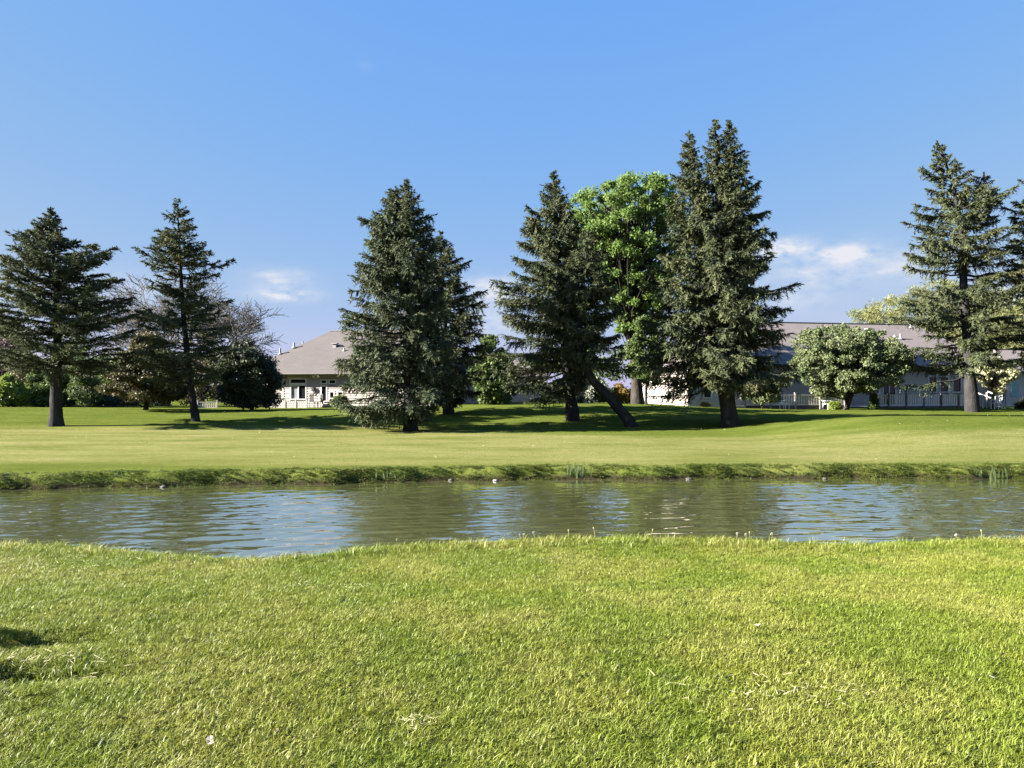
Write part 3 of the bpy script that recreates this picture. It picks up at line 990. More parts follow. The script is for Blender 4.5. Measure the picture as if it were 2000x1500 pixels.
# --- shrubs and small trees at the back of the lawn
broadleaf('olive-brown cedar spreading low left of the curved spruce trunk', 'cedar', 'cedar_tree', 50.5, (285, 797),
          [(285, 797), (290, 740), (290, 680)], [(650, 265, 320), (680, 240, 345), (710, 215, 365), (740, 190, 372), (765, 180, 372), (776, 200, 350)],
          'cedar', 'bark', seed=61, clumps=95, rc=(0.35, 0.7), per=420, size=0.09, r_base=0.14, long=2.6, flat=0.45, stems=3, tvar=0.16)
broadleaf('black-green yew mound left of the cream house wall', 'yew', 'yew_bush', 52.5, (492, 799),
          [(492, 799), (492, 760), (492, 700)], [(668, 445, 500), (690, 430, 530), (715, 425, 548), (750, 425, 556), (790, 430, 552)],
          'yew', 'bark', seed=62, clumps=130, rc=(0.4, 0.75), per=380, size=0.08, r_base=0.12, long=2.4, flat=0.55, stems=3)
broadleaf('dark low evergreen shrubs under the cedar', 'shrub', 'evergreen_shrub', 60.0, (240, 797),
          [(240, 797), (240, 785), (240, 775)], [(752, 200, 330), (775, 190, 350), (795, 188, 350)],
          'yew', 'bark', seed=63, clumps=44, rc=(0.35, 0.6), per=260, size=0.09, r_base=0.06, long=2.0)
broadleaf('lime green shrub at the left border', 'shrub', 'lime_shrub', 56.0, (26, 797),
          [(26, 797), (26, 775), (26, 750)], [(735, 8, 40), (750, -10, 58), (775, -20, 66), (795, -20, 66)],
          'shrub_lime', seed=64, clumps=40, rc=(0.4, 0.7), per=300, size=0.15, r_base=0.06, stems=3)
broadleaf('mid green shrub behind the broad spruce trunk', 'shrub', 'green_shrub', 58.0, (100, 797),
          [(100, 797), (100, 770), (100, 740)], [(722, 70, 125), (745, 50, 150), (775, 45, 160), (795, 45, 160)],
          'shrub', seed=65, clumps=46, rc=(0.45, 0.75), per=300, size=0.15, r_base=0.08, stems=3)
broadleaf('young birch clump with pale slanting stems', 'birch', 'birch_clump', 57.0, (162, 797),
          [(168, 797), (162, 755), (158, 715)], [(700, 140, 180), (725, 130, 200), (755, 128, 206), (785, 140, 200)],
          'shrub', 'bark_white', seed=66, clumps=36, rc=(0.35, 0.6), per=150, size=0.11, r_base=0.06, stems=3)
broadleaf('purple-brown tree far off at the left border', 'tree', 'copper_tree', 85.0, (10, 790),
          [(10, 792), (10, 740), (10, 690)], [(648, -40, 30), (670, -70, 50), (700, -80, 60), (740, -60, 40)],
          'plum', seed=67, clumps=40, rc=(0.7, 1.2), per=200, size=0.2, r_base=0.2)
broadleaf('small green leafy tree between the dark spruce and the narrow-topped spruce', 'tree', 'leafy_tree', 56.0, (965, 793),
          [(965, 793), (965, 760), (962, 700)], [(655, 935, 975), (690, 925, 1000), (725, 915, 1015), (755, 918, 1015), (778, 930, 1005)],
          'shrub', seed=68, clumps=60, rc=(0.4, 0.75), per=360, size=0.17, r_base=0.12, up=0.7)
broadleaf('green shrub with a few white flowers left of the narrow-topped spruce trunk', 'shrub', 'flowering_shrub', 57.0, (1085, 790),
          [(1085, 790), (1085, 778), (1085, 765)], [(752, 1065, 1110), (770, 1055, 1112), (788, 1052, 1112)],
          'blossom', seed=69, clumps=26, rc=(0.3, 0.5), per=240, size=0.12, r_base=0.05, stems=3)
broadleaf('white blossoming bush seen between the two crossing trunks', 'bush', 'blossom_bush', 57.0, (1155, 790),
          [(1155, 790), (1155, 775), (1155, 760)], [(735, 1130, 1180), (760, 1118, 1196), (788, 1118, 1198)],
          'lilac', seed=70, clumps=40, rc=(0.3, 0.55), per=240, size=0.12, r_base=0.05, stems=3)
broadleaf('rust orange shrub just right of the leaning trunk', 'shrub', 'rust_shrub', 57.0, (1216, 790),
          [(1216, 790), (1216, 778), (1216, 768)], [(752, 1200, 1232), (770, 1193, 1240), (788, 1193, 1240)],
          'rust', seed=71, clumps=26, rc=(0.25, 0.45), per=240, size=0.10, r_base=0.05, stems=3)
broadleaf('wide low crabapple in pale blossom before the deck', 'crabapple tree', 'crabapple_tree', 52.5, (1655, 800),
          [(1652, 800), (1656, 775), (1664, 745), (1668, 705)],
          [(638, 1600, 1690), (650, 1562, 1735), (670, 1545, 1765), (695, 1540, 1782), (720, 1542, 1782), (745, 1560, 1772), (762, 1578, 1690), (772, 1590, 1640)],
          'crab', seed=72, clumps=300, rc=(0.25, 0.55), per=180, size=0.11, r_base=0.16, stems=4, hollow=0.25, depth=0.85, tvar=0.2, up=0.6)
broadleaf('cream flowering small tree right of the bent-topped spruce trunk', 'tree', 'blossom_tree', 54.0, (1938, 797),
          [(1938, 797), (1940, 765), (1942, 735)], [(700, 1925, 1955), (715, 1910, 1985), (735, 1908, 1990), (755, 1922, 1965), (765, 1932, 1955)],
          'blossom', seed=73, clumps=34, rc=(0.25, 0.45), per=260, size=0.11, r_base=0.07, tvar=0.16)
broadleaf('yellow-green willow behind the long mauve roof', 'willow', 'willow_tree', 92.0, (1850, 780),
          [(1850, 785), (1850, 700), (1850, 640)], [(548, 1790, 1850), (570, 1740, 1920), (600, 1675, 1990), (630, 1650, 2030), (700, 1650, 2050)],
          'willow', seed=74, clumps=330, rc=(0.5, 1.1), per=130, size=0.085, r_base=0.3, long=6.0, up=0.2, tvar=0.2)
broadleaf('pale hazy tree far behind at the right border', 'tree', 'pale_tree', 100.0, (2000, 780),
          [(2000, 785), (2000, 700), (2000, 620)], [(560, 1940, 2060), (600, 1900, 2100), (660, 1890, 2110), (720, 1900, 2100)],
          'willow_pale', seed=75, clumps=70, rc=(0.9, 1.6), per=200, size=0.12, r_base=0.3, long=4.5, up=0.2)
broadleaf('pale weeping tree far off at the left border', 'tree', 'weeping_tree', 110.0, (0, 780),
          [(0, 785), (0, 700), (0, 660)], [(618, -40, 24), (640, -60, 34), (690, -70, 50), (720, -70, 50)],
          'willow_pale', seed=76, clumps=40, rc=(0.9, 1.4), per=220, size=0.16, r_base=0.3, long=3.0)
bare_tree('leafless branch tips sticking up beyond the long mauve roof', 96.0, (1735, 780), 12.0, 1.2, 77, levels=5, thick=0.22)
broadleaf('small conical dwarf spruce before the deck railing', 'dwarf spruce', 'dwarf_spruce', 52.0, (1707, 800),
          [(1707, 800), (1707, 785), (1707, 772)], [(766, 1704, 1710), (780, 1699, 1715), (797, 1697, 1717)],
          'shrub', 'bark', seed=78, clumps=22, rc=(0.14, 0.22), per=260, size=0.05, r_base=0.03, long=2.5)
broadleaf('low yellowish shrub at the foot of the crabapple', 'shrub', 'low_shrub', 52.0, (1630, 800),
          [(1630, 800), (1630, 797), (1630, 792)], [(786, 1620, 1640), (797, 1612, 1644)],
          'shrub_lime', seed=79, clumps=14, rc=(0.16, 0.26), per=160, size=0.07, r_base=0.02, stems=2)
broadleaf('round clipped shrub beside the back door steps', 'shrub', 'clipped_shrub', 57.5, (662, 798),
          [(662, 798), (662, 788), (662, 778)], [(772, 650, 675), (782, 645, 682), (797, 645, 682)],
          'shrub', seed=80, clumps=30, rc=(0.28, 0.42), per=260, size=0.08, r_base=0.04, stems=2)
broadleaf('dark dome shaped shrub at the right border', 'shrub', 'dome_shrub', 53.0, (1995, 799),
          [(1995, 799), (1995, 792), (1995, 786)], [(778, 1988, 2010), (788, 1980, 2020), (798, 1979, 2022)],
          'yew', seed=81, clumps=26, rc=(0.22, 0.34), per=240, size=0.06, r_base=0.04, stems=2)
broadleaf('low bronze ground shrub against the shaded house wall', 'shrub', 'bronze_shrub', 54.5, (1378, 797),
          [(1378, 797), (1378, 795), (1378, 792)], [(788, 1368, 1392), (797, 1360, 1400)],
          'rust', seed=82, clumps=14, rc=(0.16, 0.26), per=160, size=0.07, r_base=0.02, stems=2)
broadleaf('pale blossom shrub hanging below the three-topped spruce, right of its trunk', 'shrub', 'pale_shrub', 53.0, (1490, 797),
          [(1490, 797), (1490, 785), (1490, 775)], [(755, 1462, 1520), (770, 1455, 1530), (780, 1462, 1525)],
          'crab', seed=83, clumps=30, rc=(0.25, 0.42), per=240, size=0.10, r_base=0.04, stems=3)


broadleaf('olive shrub filling the gap between the lime shrub and the birch clump', 'shrub', 'olive_shrub', 62.0, (70, 797),
          [(70, 797), (70, 775), (70, 750)], [(700, 30, 110), (725, 10, 150), (760, 0, 165), (795, 0, 165)],
          'cedar', seed=84, clumps=60, rc=(0.4, 0.8), per=260, size=0.14, r_base=0.08, stems=3)
broadleaf('tall loose green shrub behind the cedar and the birch clump', 'shrub', 'loose_shrub', 64.0, (225, 797),
          [(225, 797), (225, 770), (225, 740)], [(690, 190, 260), (715, 165, 290), (755, 160, 310), (795, 165, 310)],
          'shrub', seed=85, clumps=60, rc=(0.4, 0.85), per=240, size=0.14, r_base=0.08, stems=3)
broadleaf('dull green shrub between the cedar and the yew mound', 'shrub', 'dull_shrub', 63.0, (400, 797),
          [(400, 797), (400, 775), (400, 750)], [(690, 360, 430), (715, 340, 460), (750, 340, 465), (780, 350, 460)],
          'cedar', seed=86, clumps=50, rc=(0.4, 0.8), per=260, size=0.12, r_base=0.08, stems=3)

# far-off wood closing the horizon
def far_wood():
    rg = np.random.default_rng(90)
    cs, rs = [], []
    for i in range(420):
        x = rg.uniform(-190, 190)
        y = rg.uniform(118, 150)
        hgt = 7.3 + 1.6 * math.sin(x * 0.07) + rg.uniform(-1, 1)
        for k in range(3):
            cs.append((x + rg.normal(0, 1.2), y, rg.uniform(0.5, hgt)))
            rs.append(rg.uniform(1.2, 2.0))
    V, Fq_, t = leaf_cloud(rg, np.array(cs), np.array(rs), 60, 0.45, long=1.4)
    o = link_mesh('far_wood', np_mesh('far_wood', V, Fq_, False, t), M['shrub'])
    tag(o, 'far-off belt of trees closing the view behind the houses', 'wood', None, 'stuff')


far_wood()


# ------------------------------------------------------------------ houses
def uv_roof(o):
    me = o.data
    uvl = me.uv_layers.new(name='UVMap')
    for p in me.polygons:
        n = p.normal
        up = Vector((0, 0, 1))
        u = up.cross(n)
        if u.length < 1e-4:
            u = Vector((1, 0, 0))
        u.normalize()
        v = n.cross(u)
        for li in p.loop_indices:
            co = me.vertices[me.loops[li].vertex_index].co
            uvl.data[li].uv = (co.dot(u), co.dot(v))


def lap_wall(parent, a, b, z0, z1, openings, mat, name='wall', course=0.2):
    """lapped boards between plan points a and b; openings: (u0,u1,z0,z1) along the wall. One mesh, real laps."""
    a, b = Vector((a[0], a[1], 0)), Vector((b[0], b[1], 0))
    L = (b - a).length
    t = (b - a) / L
    n = Vector((t.y, -t.x, 0))     # outward, for walls listed left to right as seen from outside
    mb = MB()

    def pt(u, off, z):
        q = a + t * u + n * off
        return (q.x, q.y, z)
    z = z0
    while z < z1 - 1e-4:
        zt = min(z + course, z1)
        cuts = [(0.0, L)]
        for (u0, u1, w0, w1) in openings:
            if w1 > z + 0.02 and w0 < zt - 0.02:
                new = []
                for (p, q) in cuts:
                    if u1 <= p or u0 >= q:
                        new.append((p, q))
                    else:
                        if u0 > p: new.append((p, u0))
                        if u1 < q: new.append((u1, q))
                cuts = new
        for (p, q) in cuts:
            mb.quad(pt(p, 0.05, z), pt(q, 0.05, z), pt(q, 0.0, zt), pt(p, 0.0, zt))
            mb.quad(pt(p, 0.0, z), pt(q, 0.0, z), pt(q, 0.05, z), pt(p, 0.05, z))
        z = zt
    # wall body behind the boards
    for (u0, u1, w0, w1) in [(0, L, z0, z1)]:
        mb.quad(pt(u0, -0.16, w0), pt(u1, -0.16, w0), pt(u1, -0.16, w1), pt(u0, -0.16, w1))
    return mb.build(name, mat, parent)


def window(parent, a, b, u0, u1, z0, z1, n_panes=1, pane_mats=None, name='window', trim=0.09):
    a, b = Vector((a[0], a[1], 0)), Vector((b[0], b[1], 0))
    t = (b - a).normalized()
    rz = math.atan2(t.y, t.x)
    fr = MB()
    fr.box(u0 - trim, u1 + trim, -0.06, 0.02, z1, z1 + trim)
    fr.box(u0 - trim, u1 + trim, -0.08, 0.02, z0 - trim, z0)
    fr.box(u0 - trim, u0, -0.06, 0.02, z0, z1)
    fr.box(u1, u1 + trim, -0.06, 0.02, z0, z1)
    w = (u1 - u0) / n_panes
    for k in range(1, n_panes):
        fr.box(u0 + k * w - 0.04, u0 + k * w + 0.04, -0.05, 0.02, z0, z1)
    f = fr.build(name, M['trim'], parent)
    f.location = (a.x, a.y, 0)
    f.rotation_euler = (0, 0, rz)
    for k in range(n_panes):
        pn = MB()
        pn.box(u0 + k * w + (0.04 if k else 0), u0 + (k + 1) * w - (0.04 if k < n_panes - 1 else 0), 0.03, 0.05, z0, z1)
        pn.build('pane', (pane_mats or [M['glass']] * n_panes)[k], f)
    return f


def hip_roof(parent, x0, x1, y0, y1, ze, zr, over, hip0, hip1, mat, name='roof', fascia=0.2):
    """x along the front; ridge along x at mid depth; hip lengths at each end"""
    X0, X1, Y0, Y1 = x0 - over, x1 + over, y0 - over, y1 + over
    ym = (y0 + y1) / 2
    ra, rb = (X0 + hip0, ym, zr), (X1 - hip1, ym, zr)
    mb = MB()
    A, B, C, D = (X0, Y0, ze), (X1, Y0, ze), (X1, Y1, ze), (X0, Y1, ze)
    mb.quad(A, B, rb, ra)
    mb.quad(C, D, ra, rb)
    mb.poly([D, A, ra])
    mb.poly([B, C, rb])
    o = mb.build(name, mat, parent)
    uv_roof(o)
    e = MB()
    e.box(X0, X1, Y0 - 0.02, Y0 + 0.02, ze - fascia, ze - 0.004)
    e.box(X0 - 0.02, X0 + 0.02, Y0 + 0.021, Y1, ze - fascia, ze - 0.004)
    e.box(X1 - 0.02, X1 + 0.02, Y0 + 0.021, Y1, ze - fascia, ze - 0.004)
    e.box(X0, X1, Y0 + 0.021, y0, ze - fascia + 0.02, ze - fascia + 0.04)
    e.box(X0, x0, y0, Y1, ze - fascia + 0.02, ze - fascia + 0.04)
    e.build('eave', M['soffit'], parent)
    g = MB()
    g.box(X0, X1, Y0 - 0.14, Y0 - 0.022, ze - 0.13, ze - 0.02)
    g.build('gutter', M['soffit'], parent)
    cap = MB()
    cap.box(ra[0], rb[0], ym - 0.12, ym + 0.12, zr - 0.03, zr + 0.045)
    cap.build('ridge_cap', M['soffit'], parent)
    return o, (X0, hip0, Y0, ym, ze, zr)


def roof_at(root, info, px, py):
    """local point of the front slope or left hip seen at a photo pixel"""
    X0, hip0, Y0, ym, ze, zr = info
    a = root.rotation_euler.z
    ca, sa = math.cos(a), math.sin(a)
    k = (px - 1000) / F
    best = None
    for y in np.linspace(Y0 + 0.1, ym - 0.1, 120):
        bx_, by_ = root.location.x - y * sa, root.location.y + y * ca
        x = (k * by_ - bx_) / (ca - k * sa)
        z = ze + (zr - ze) * min((y - Y0) / (ym - Y0), (x - X0) / hip0)
        e = abs(PZ(py, by_ + x * sa) - root.location.z - z)
        if best is None or e < best[0]:
            best = (e, x, y, z)
    return best[1:]


def vent_box(parent, info, px, py):
    x, y, z = roof_at(parent, info, px, py)
    mb = MB()
    mb.box(x - 0.16, x + 0.16, y - 0.16, y + 0.16, z - 0.1, z + 0.22)
    mb.box(x - 0.26, x + 0.26, y - 0.24, y + 0.24, z + 0.22, z + 0.30)
    mb.build('roof_vent', M['metal'], parent)


def vent_pipe(parent, info, px, py, h=0.55, r=0.06, mat='metal'):
    x, y, z = roof_at(parent, info, px, py)
    mb = MB()
    mb.tube([(x, y, z - 0.1), (x, y, z + h)], [r, r], 8)
    mb.tube([(x, y, z - 0.02), (x, y, z + 0.16)], [r * 2.6, r * 1.1], 8)
    mb.build('vent_pipe', M[mat], parent)


# -- house with the cream wall, left of the two-topped spruce
dL = 60.0
aL = -math.radians(11)
hx, hy = PX(553, dL), dL
hz = gz(hx, hy) - 0.05
houseL = empty('house', (hx, hy, hz), aL, 'cream sided single-storey house with hipped taupe roof, left behind the lawn', 'house')


def LU(px):      # photo x -> distance along the front wall
    k = (px - 1000) / F
    ca, sa = math.cos(aL), math.sin(aL)
    return (k * hy - hx) / (ca - k * sa)


def LZ(py, px=600):
    dd = hy + math.sin(aL) * LU(px)
    return EYE + (HORIZ - py) / F * dd - hz


W = 13.0
Dp = 11.5
ze_w = LZ(728)
opens = []


def LW(x0, x1, y0, y1, **k):
    q = (LU(x0), LU(x1), LZ(y1), LZ(y0))
    opens.append((q[0] - 0.05, q[1] + 0.05, q[2] - 0.05, q[3] + 0.05))
    return q, k


wins = [LW(568, 597, 741, 748), LW(569, 597, 753, 779, n_panes=2, pane_mats=[M['glass_blind'], M['glass']]),
        LW(628.5, 637.5, 743, 748.5), LW(644, 655, 743, 748.5), LW(645, 652, 766, 777), LW(661, 669, 766, 777)]
dq, _ = LW(628.5, 637.5, 755, 793)
lap_wall(houseL, (0, 0), (W, 0), -0.4, ze_w, opens, M['siding'])
lap_wall(houseL, (-2.8, 1.2), (0, 1.2), -0.4, ze_w, [], M['siding'])
lap_wall(houseL, (-2.8, Dp), (-2.8, 1.2), -0.4, ze_w, [], M['siding'])
lap_wall(houseL, (W, 0), (W, Dp), -0.4, ze_w, [], M['siding'])
for q, k in wins:
    window(houseL, (0, 0), (W, 0), *q, **k)
dr = MB()
dr.box(dq[0], dq[1], 0.02, 0.06, dq[2], dq[3])
door = dr.build('door', M['glass'], houseL)
dm = MB()
dm.box(dq[0] - 0.1, dq[0], -0.06, 0.02, dq[2], dq[3] + 0.1)
dm.box(dq[1], dq[1] + 0.1, -0.06, 0.02, dq[2], dq[3] + 0.1)
dm.box(dq[0], dq[1], -0.06, 0.02, dq[3], dq[3] + 0.1)
dm.build('door_frame', M['trim'], door)
cb = MB()
cb.box(-0.06, 0.06, -0.06, 0.06, -0.4, ze_w - 0.2)
cb.build('corner_board', M['trim'], houseL)
cb = MB()
cb.box(W - 0.06, W + 0.06, -0.06, 0.06, -0.4, ze_w - 0.2)
cb.build('corner_board', M['trim'], houseL)
roofL, infL = hip_roof(houseL, -2.8, W, 0, Dp, ze_w, LZ(650) + 0.62, 0.68, 4.9, 3.4, M['roof'])
vent_box(houseL, infL, 599, 678)
vent_box(houseL, infL, 654, 677)
vent_pipe(houseL, infL, 591, 676, 0.45)
vent_pipe(houseL, infL, 574, 662, 0.45, 0.08)
vent_pipe(houseL, infL, 547, 686, 0.5, 0.08)
vent_pipe(houseL, infL, 672, 685, 0.25, 0.05)
fl = MB()
fx, fz = LU(619), LZ(732)
fl.box(fx - 0.08, fx + 0.08, -0.08, -0.03, fz - 0.08, fz + 0.08)
fl.tube([(fx - 0.08, -0.06, fz), (fx - 0.22, -0.26, fz - 0.14)], [0.04, 0.11], 8)
fl.tube([(fx + 0.08, -0.06, fz), (fx + 0.22, -0.26, fz - 0.14)], [0.04, 0.11], 8)
fl.build('floodlight', M['white'], houseL)
ln_ = MB()
lx, lz = LU(612.5), LZ(759)
ln_.box(lx - 0.1, lx + 0.1, -0.2, -0.031, lz - 0.16, lz + 0.12)
ln_.tube([(lx, -0.1, lz - 0.16), (lx + 0.1, -0.08, lz - 0.55)], [0.05, 0.02], 6)
ln_.build('wall_lantern', M['dark'], houseL)

# steps at the back door
sx, sy = PX(641, 58.4), 58.4
steps = empty('door_steps', (sx, sy, gz(sx, sy)), aL, 'short flight of pale wooden steps at the back door of the cream house', 'steps')
for k in range(3):
    mb = MB()
    mb.box(-0.6, 0.6, 0.28 * k, 0.28 * k + 0.32, 0.17 * (k + 1) - 0.05, 0.17 * (k + 1))
    mb.build('tread', M['trim'], steps)
for s in (-1, 1):
    mb = MB()
    mb.poly([(s * 0.64, 0, -0.1), (s * 0.64, 1.0, -0.1), (s * 0.64, 1.0, 0.52), (s * 0.64, 0.7, 0.52)])
    mb.poly([(s * 0.69, 0, -0.1), (s * 0.69, 0.7, 0.52), (s * 0.69, 1.0, 0.52), (s * 0.69, 1.0, -0.1)])
    mb.quad((s * 0.64, 0, -0.1), (s * 0.69, 0, -0.1), (s * 0.69, 0.7, 0.52), (s * 0.64, 0.7, 0.52))
    mb.build('stringer', M['wood'], steps)


def patio_chair(px, d, rz, label):
    x = PX(px, d)
    c = empty('patio_chair', (x, d, gz(x, d)), rz, label, 'chair', 'patio chairs by the back door')
    mb = MB(); mb.box(-0.25, 0.25, -0.25, 0.25, 0.42, 0.47); mb.build('seat', M['dark'], c)
    mb = MB()
    for k in range(5):
        mb.box(-0.23 + 0.1 * k, -0.17 + 0.1 * k, 0.22, 0.25, 0.47, 0.98)
    mb.box(-0.25, 0.25, 0.215, 0.255, 0.98, 1.05)
    mb.build('backrest', M['dark'], c)
    for sx_ in (-1, 1):
        for sy_ in (-1, 1):
            mb = MB(); mb.box(sx_ * 0.23 - 0.02, sx_ * 0.23 + 0.02, sy_ * 0.23 - 0.02, sy_ * 0.23 + 0.02, 0, 0.42)
            mb.build('leg', M['dark'], c)
    return c


patio_chair(613, 58.2, math.radians(60), 'black patio chair left of the back door, farther from the steps')
patio_chair(623, 58.3, math.radians(-50), 'black patio chair right beside the door steps')


# -- picket style deck railings
def railing(label, p0, p1, z, h, bay, gap, wood, postm, group=None, skirt=True, name='deck_railing', post_h=0.12, bal_w=0.05):
    a, b = Vector((p0[0], p0[1], 0)), Vector((p1[0], p1[1], 0))
    L = (b - a).length
    rz = math.atan2((b - a).y, (b - a).x)
    root = empty(name, (a.x, a.y, z), rz, label, 'railing', group)
    nb = max(1, round(L / bay))
    bw = L / nb
    pm = None
    for k in range(nb + 1):
        if pm is None:
            mb = MB(); mb.box(-0.055, 0.055, -0.06, 0.06, -0.35, h + post_h); mb.box(-0.075, 0.075, -0.08, 0.08, h + post_h, h + post_h + 0.03)
            o = mb.build('post', postm, root); pm = o.data
        else:
            o = link_mesh('post', pm, None, root)
        o.location = (k * bw, 0, 0)
    mb = MB(); mb.box(-0.05, L + 0.05, -0.045, 0.045, h - 0.04, h + 0.005); mb.build('top_rail', wood, root).location = (0, 0, 0)
    mb = MB(); mb.box(0.06, L - 0.06, -0.03, 0.03, 0.10, 0.17); mb.build('bottom_rail', wood, root)
    bm_ = None
    n = int(L / gap)
    for k in range(n):
        x = (k + 0.5) * L / n
        if min(x % bw, bw - x % bw) < 0.07:
            continue
        if bm_ is None:
            mb = MB(); mb.box(-bal_w / 2, bal_w / 2, -0.025, 0.025, 0.171, h - 0.041)
            o = mb.build('baluster', wood, root); bm_ = o.data
        else:
            o = link_mesh('baluster', bm_, None, root)
        o.location = (x, 0, 0)
    if skirt:
        mb = MB(); mb.box(0, L, 0.03, 0.07, -0.32, 0.06); mb.build('skirt_board', M['post'], root)
    return root


def rail_px(label, px0, d0, px1, d1, ytop, ybot, **k):
    x0, x1 = PX(px0, d0), PX(px1, d1)
    z = PZ(ybot, d0)
    h = (ybot - ytop) / F * d0
    return railing(label, (x0, d0), (x1, d1), z, h, **k)


rail_px('weathered deck railing with grey posts before the cream house', 536, 57.6, 599, 57.2, 783.5, 799, bay=0.95, gap=0.17, wood=M['wood'], postm=M['wood'], skirt=False, bal_w=0.09)
rail_px('short length of pale deck railing right of the curved spruce trunk', 386, 58.5, 424, 58.5, 785, 799, bay=1.6, gap=0.17, wood=M['wood'], postm=M['wood'], skirt=False, bal_w=0.09)

# -- garage wing in shade between the spruces
dG = 63.0
gx0 = PX(893, dG)
gzz = gz(gx0 + 3, dG) - 0.1
gar = empty('garage', (gx0, dG, gzz), math.radians(8), 'low grey sided garage in shade behind the narrow-topped spruce', 'garage')
lap_wall(gar, (0, 0), (7.6, 0), -0.4, 2.4, [], M['siding_grey'])
lap_wall(gar, (0, 6), (0, 0), -0.4, 2.4, [], M['siding_grey'])
lap_wall(gar, (7.6, 0), (7.6, 6), -0.4, 2.4, [], M['siding_grey'])
hip_roof(gar, 0, 7.6, 0, 6, 2.4, 4.0, 0.4, 2.5, 2.5, M['roof_grey'])

# -- long house on the right
dR = 58.0
aR = math.radians(10)
rx, ry = PX(1345, dR), dR
rz_ = gz(rx, ry) - 0.05
houseR = empty('house', (rx, ry, rz_), aR, 'long house with mauve-grey roof and shaded deck front, right behind the lawn', 'house')


def RU(px, off=0.0):
    k = (px - 1000) / F
    ca, sa = math.cos(aR), math.sin(aR)
    bx_, by_ = rx + off * sa, ry - off * ca
    return (k * by_ - bx_) / (ca - k * sa)


def RZ(py, px):
    dd = ry + math.sin(aR) * RU(px)
    return EYE + (HORIZ - py) / F * dd - rz_


WR, DR = 27.0, 12.5
zeR = 3.35
ropen, rwins = [], []
for (x0, x1, y0, y1, n) in [(1814, 1828, 737, 765, 1), (1836, 1851, 737, 765, 1), (1861, 1876, 739, 765, 1), (1884, 1898, 739, 765, 1),
                            (1861, 1876, 727, 733, 1), (1884, 1898, 727, 733, 1), (1836, 1851, 727, 733, 1), (1814, 1828, 727, 733, 1),
                            (1725, 1748, 744, 790, 2), (1590, 1620, 742, 768, 2), (1375, 1388, 755, 776, 1), (1690, 1716, 744, 768, 2)]:
    q = (RU(x0), RU(x1), RZ(y1, x0), RZ(y0, x0))
    ropen.append((q[0] - 0.05, q[1] + 0.05, q[2] - 0.05, q[3] + 0.05))
    rwins.append((q, n))
lap_wall(houseR, (0, 0), (WR, 0), -0.4, zeR, ropen, M['siding_grey'])
lap_wall(houseR, (0, DR), (0, 0), -0.4, zeR, [], M['siding'], name='wall')
lap_wall(houseR, (WR, 0), (WR, DR), -0.4, zeR, [], M['siding_grey'])
for q, n in rwins:
    window(houseR, (0, 0), (WR, 0), *q, n_panes=n)
cb = MB()
cb.box(-0.09, 0.09, -0.07, 0.09, -0.4, zeR - 0.2)
cb.build('corner_board', M['trim'], houseR)
ridge_z = PZ(628, 65.3) - rz_
roofR, infR = hip_roof(houseR, 0, WR, 0, DR, zeR, ridge_z, 0.6, 6.5, 2.6, M['roof_grey'])
vent_box(houseR, infR, 1697, 648)
vent_pipe(houseR, infR, 1759, 662, 0.45, 0.08)
vent_pipe(houseR, infR, 1779, 640, 0.3, 0.07)
vent_pipe(houseR, infR, 1748, 658, 0.2, 0.06)
# lower wing at the right border
wing0 = (WR + 0.15, -1.6)
lap_wall(houseR, (WR + 0.1, -1.6), (WR + 9, -1.6), -0.4, 2.9, [(RU(1944) , RU(1960), 0, 0)], M['siding_grey'])
lap_wall(houseR, (WR + 0.1, 6), (WR + 0.1, -1.6), -0.4, 2.9, [], M['siding_grey'])
hip_roof(houseR, WR + 0.1, WR + 9, -1.6, 6, 2.9, 4.9, 0.45, 3, 3, M['roof_grey'])
sh = MB()
su0 = RU(1944, 1.6) - (WR + 0.1)
sh.box(WR + 0.55, WR + 1.25, -1.68, -1.63, 0.75, 2.0)
sh.build('shutter', M['green_pane'], houseR)

# deck in front of the long house
deck_d0, deck_d1 = 55.2, 57.0
dz = PZ(797, 55.2)
rail_px('long deck railing with dark posts below the windows of the long house', 1700, 55.2, 1905, 56.6, 771, 795, bay=1.38, gap=0.19, wood=M['pale_wood'], postm=M['post'], bal_w=0.09)
rail_px('deck railing with pale balusters left of the crabapple', 1455, 54.2, 1650, 55.0, 771, 794, bay=1.9, gap=0.19, wood=M['pale_wood'], postm=M['wood'], bal_w=0.09)
dk = empty('deck', (PX(1455, 55.2), 55.6, PZ(795, 55.2)), math.radians(3.5), 'grey timber deck platform behind the railings of the long house', 'deck')
for k in range(14):
    mb = MB()
    mb.box(0, 18.3, k * 0.16, k * 0.16 + 0.15, 0.0, 0.04)
    mb.build('plank', M['wood'], dk)
# stair with rails at the end of the deck
st = empty('deck_stairs', (PX(1912, 54.8), 54.8, gz(PX(1912, 54.8), 54.8)), math.radians(-12), 'pale wooden deck stairs with handrails right of the bent-topped spruce trunk', 'stairs')
for s in (0.0, 0.95):
    mb = MB(); mb.tube([(s * 0.9 + 0.0, 0.9 * (1 - s * 0.2), 1.25), (s * 0.9 + 0.85, 0.0, 0.75)], [0.05, 0.05], 4); mb.build('handrail', M['trim'], st)
    for k in range(3):
        mb = MB(); x_, y_ = s * 0.9 + 0.85 * k / 2, 0.9 * (1 - k / 2)
        mb.box(x_ - 0.035, x_ + 0.035, y_ - 0.035, y_ + 0.035, -0.1, 1.2 - 0.25 * k); mb.build('baluster', M['trim'], st)
for k in range(3):
    mb = MB(); mb.box(0.15 + 0.3 * k, 1.5 + 0.3 * k * 0.2, 0.6 - 0.3 * k, 0.88 - 0.3 * k, 0.45 - 0.17 * k, 0.5 - 0.17 * k); mb.build('tread', M['wood'], st)


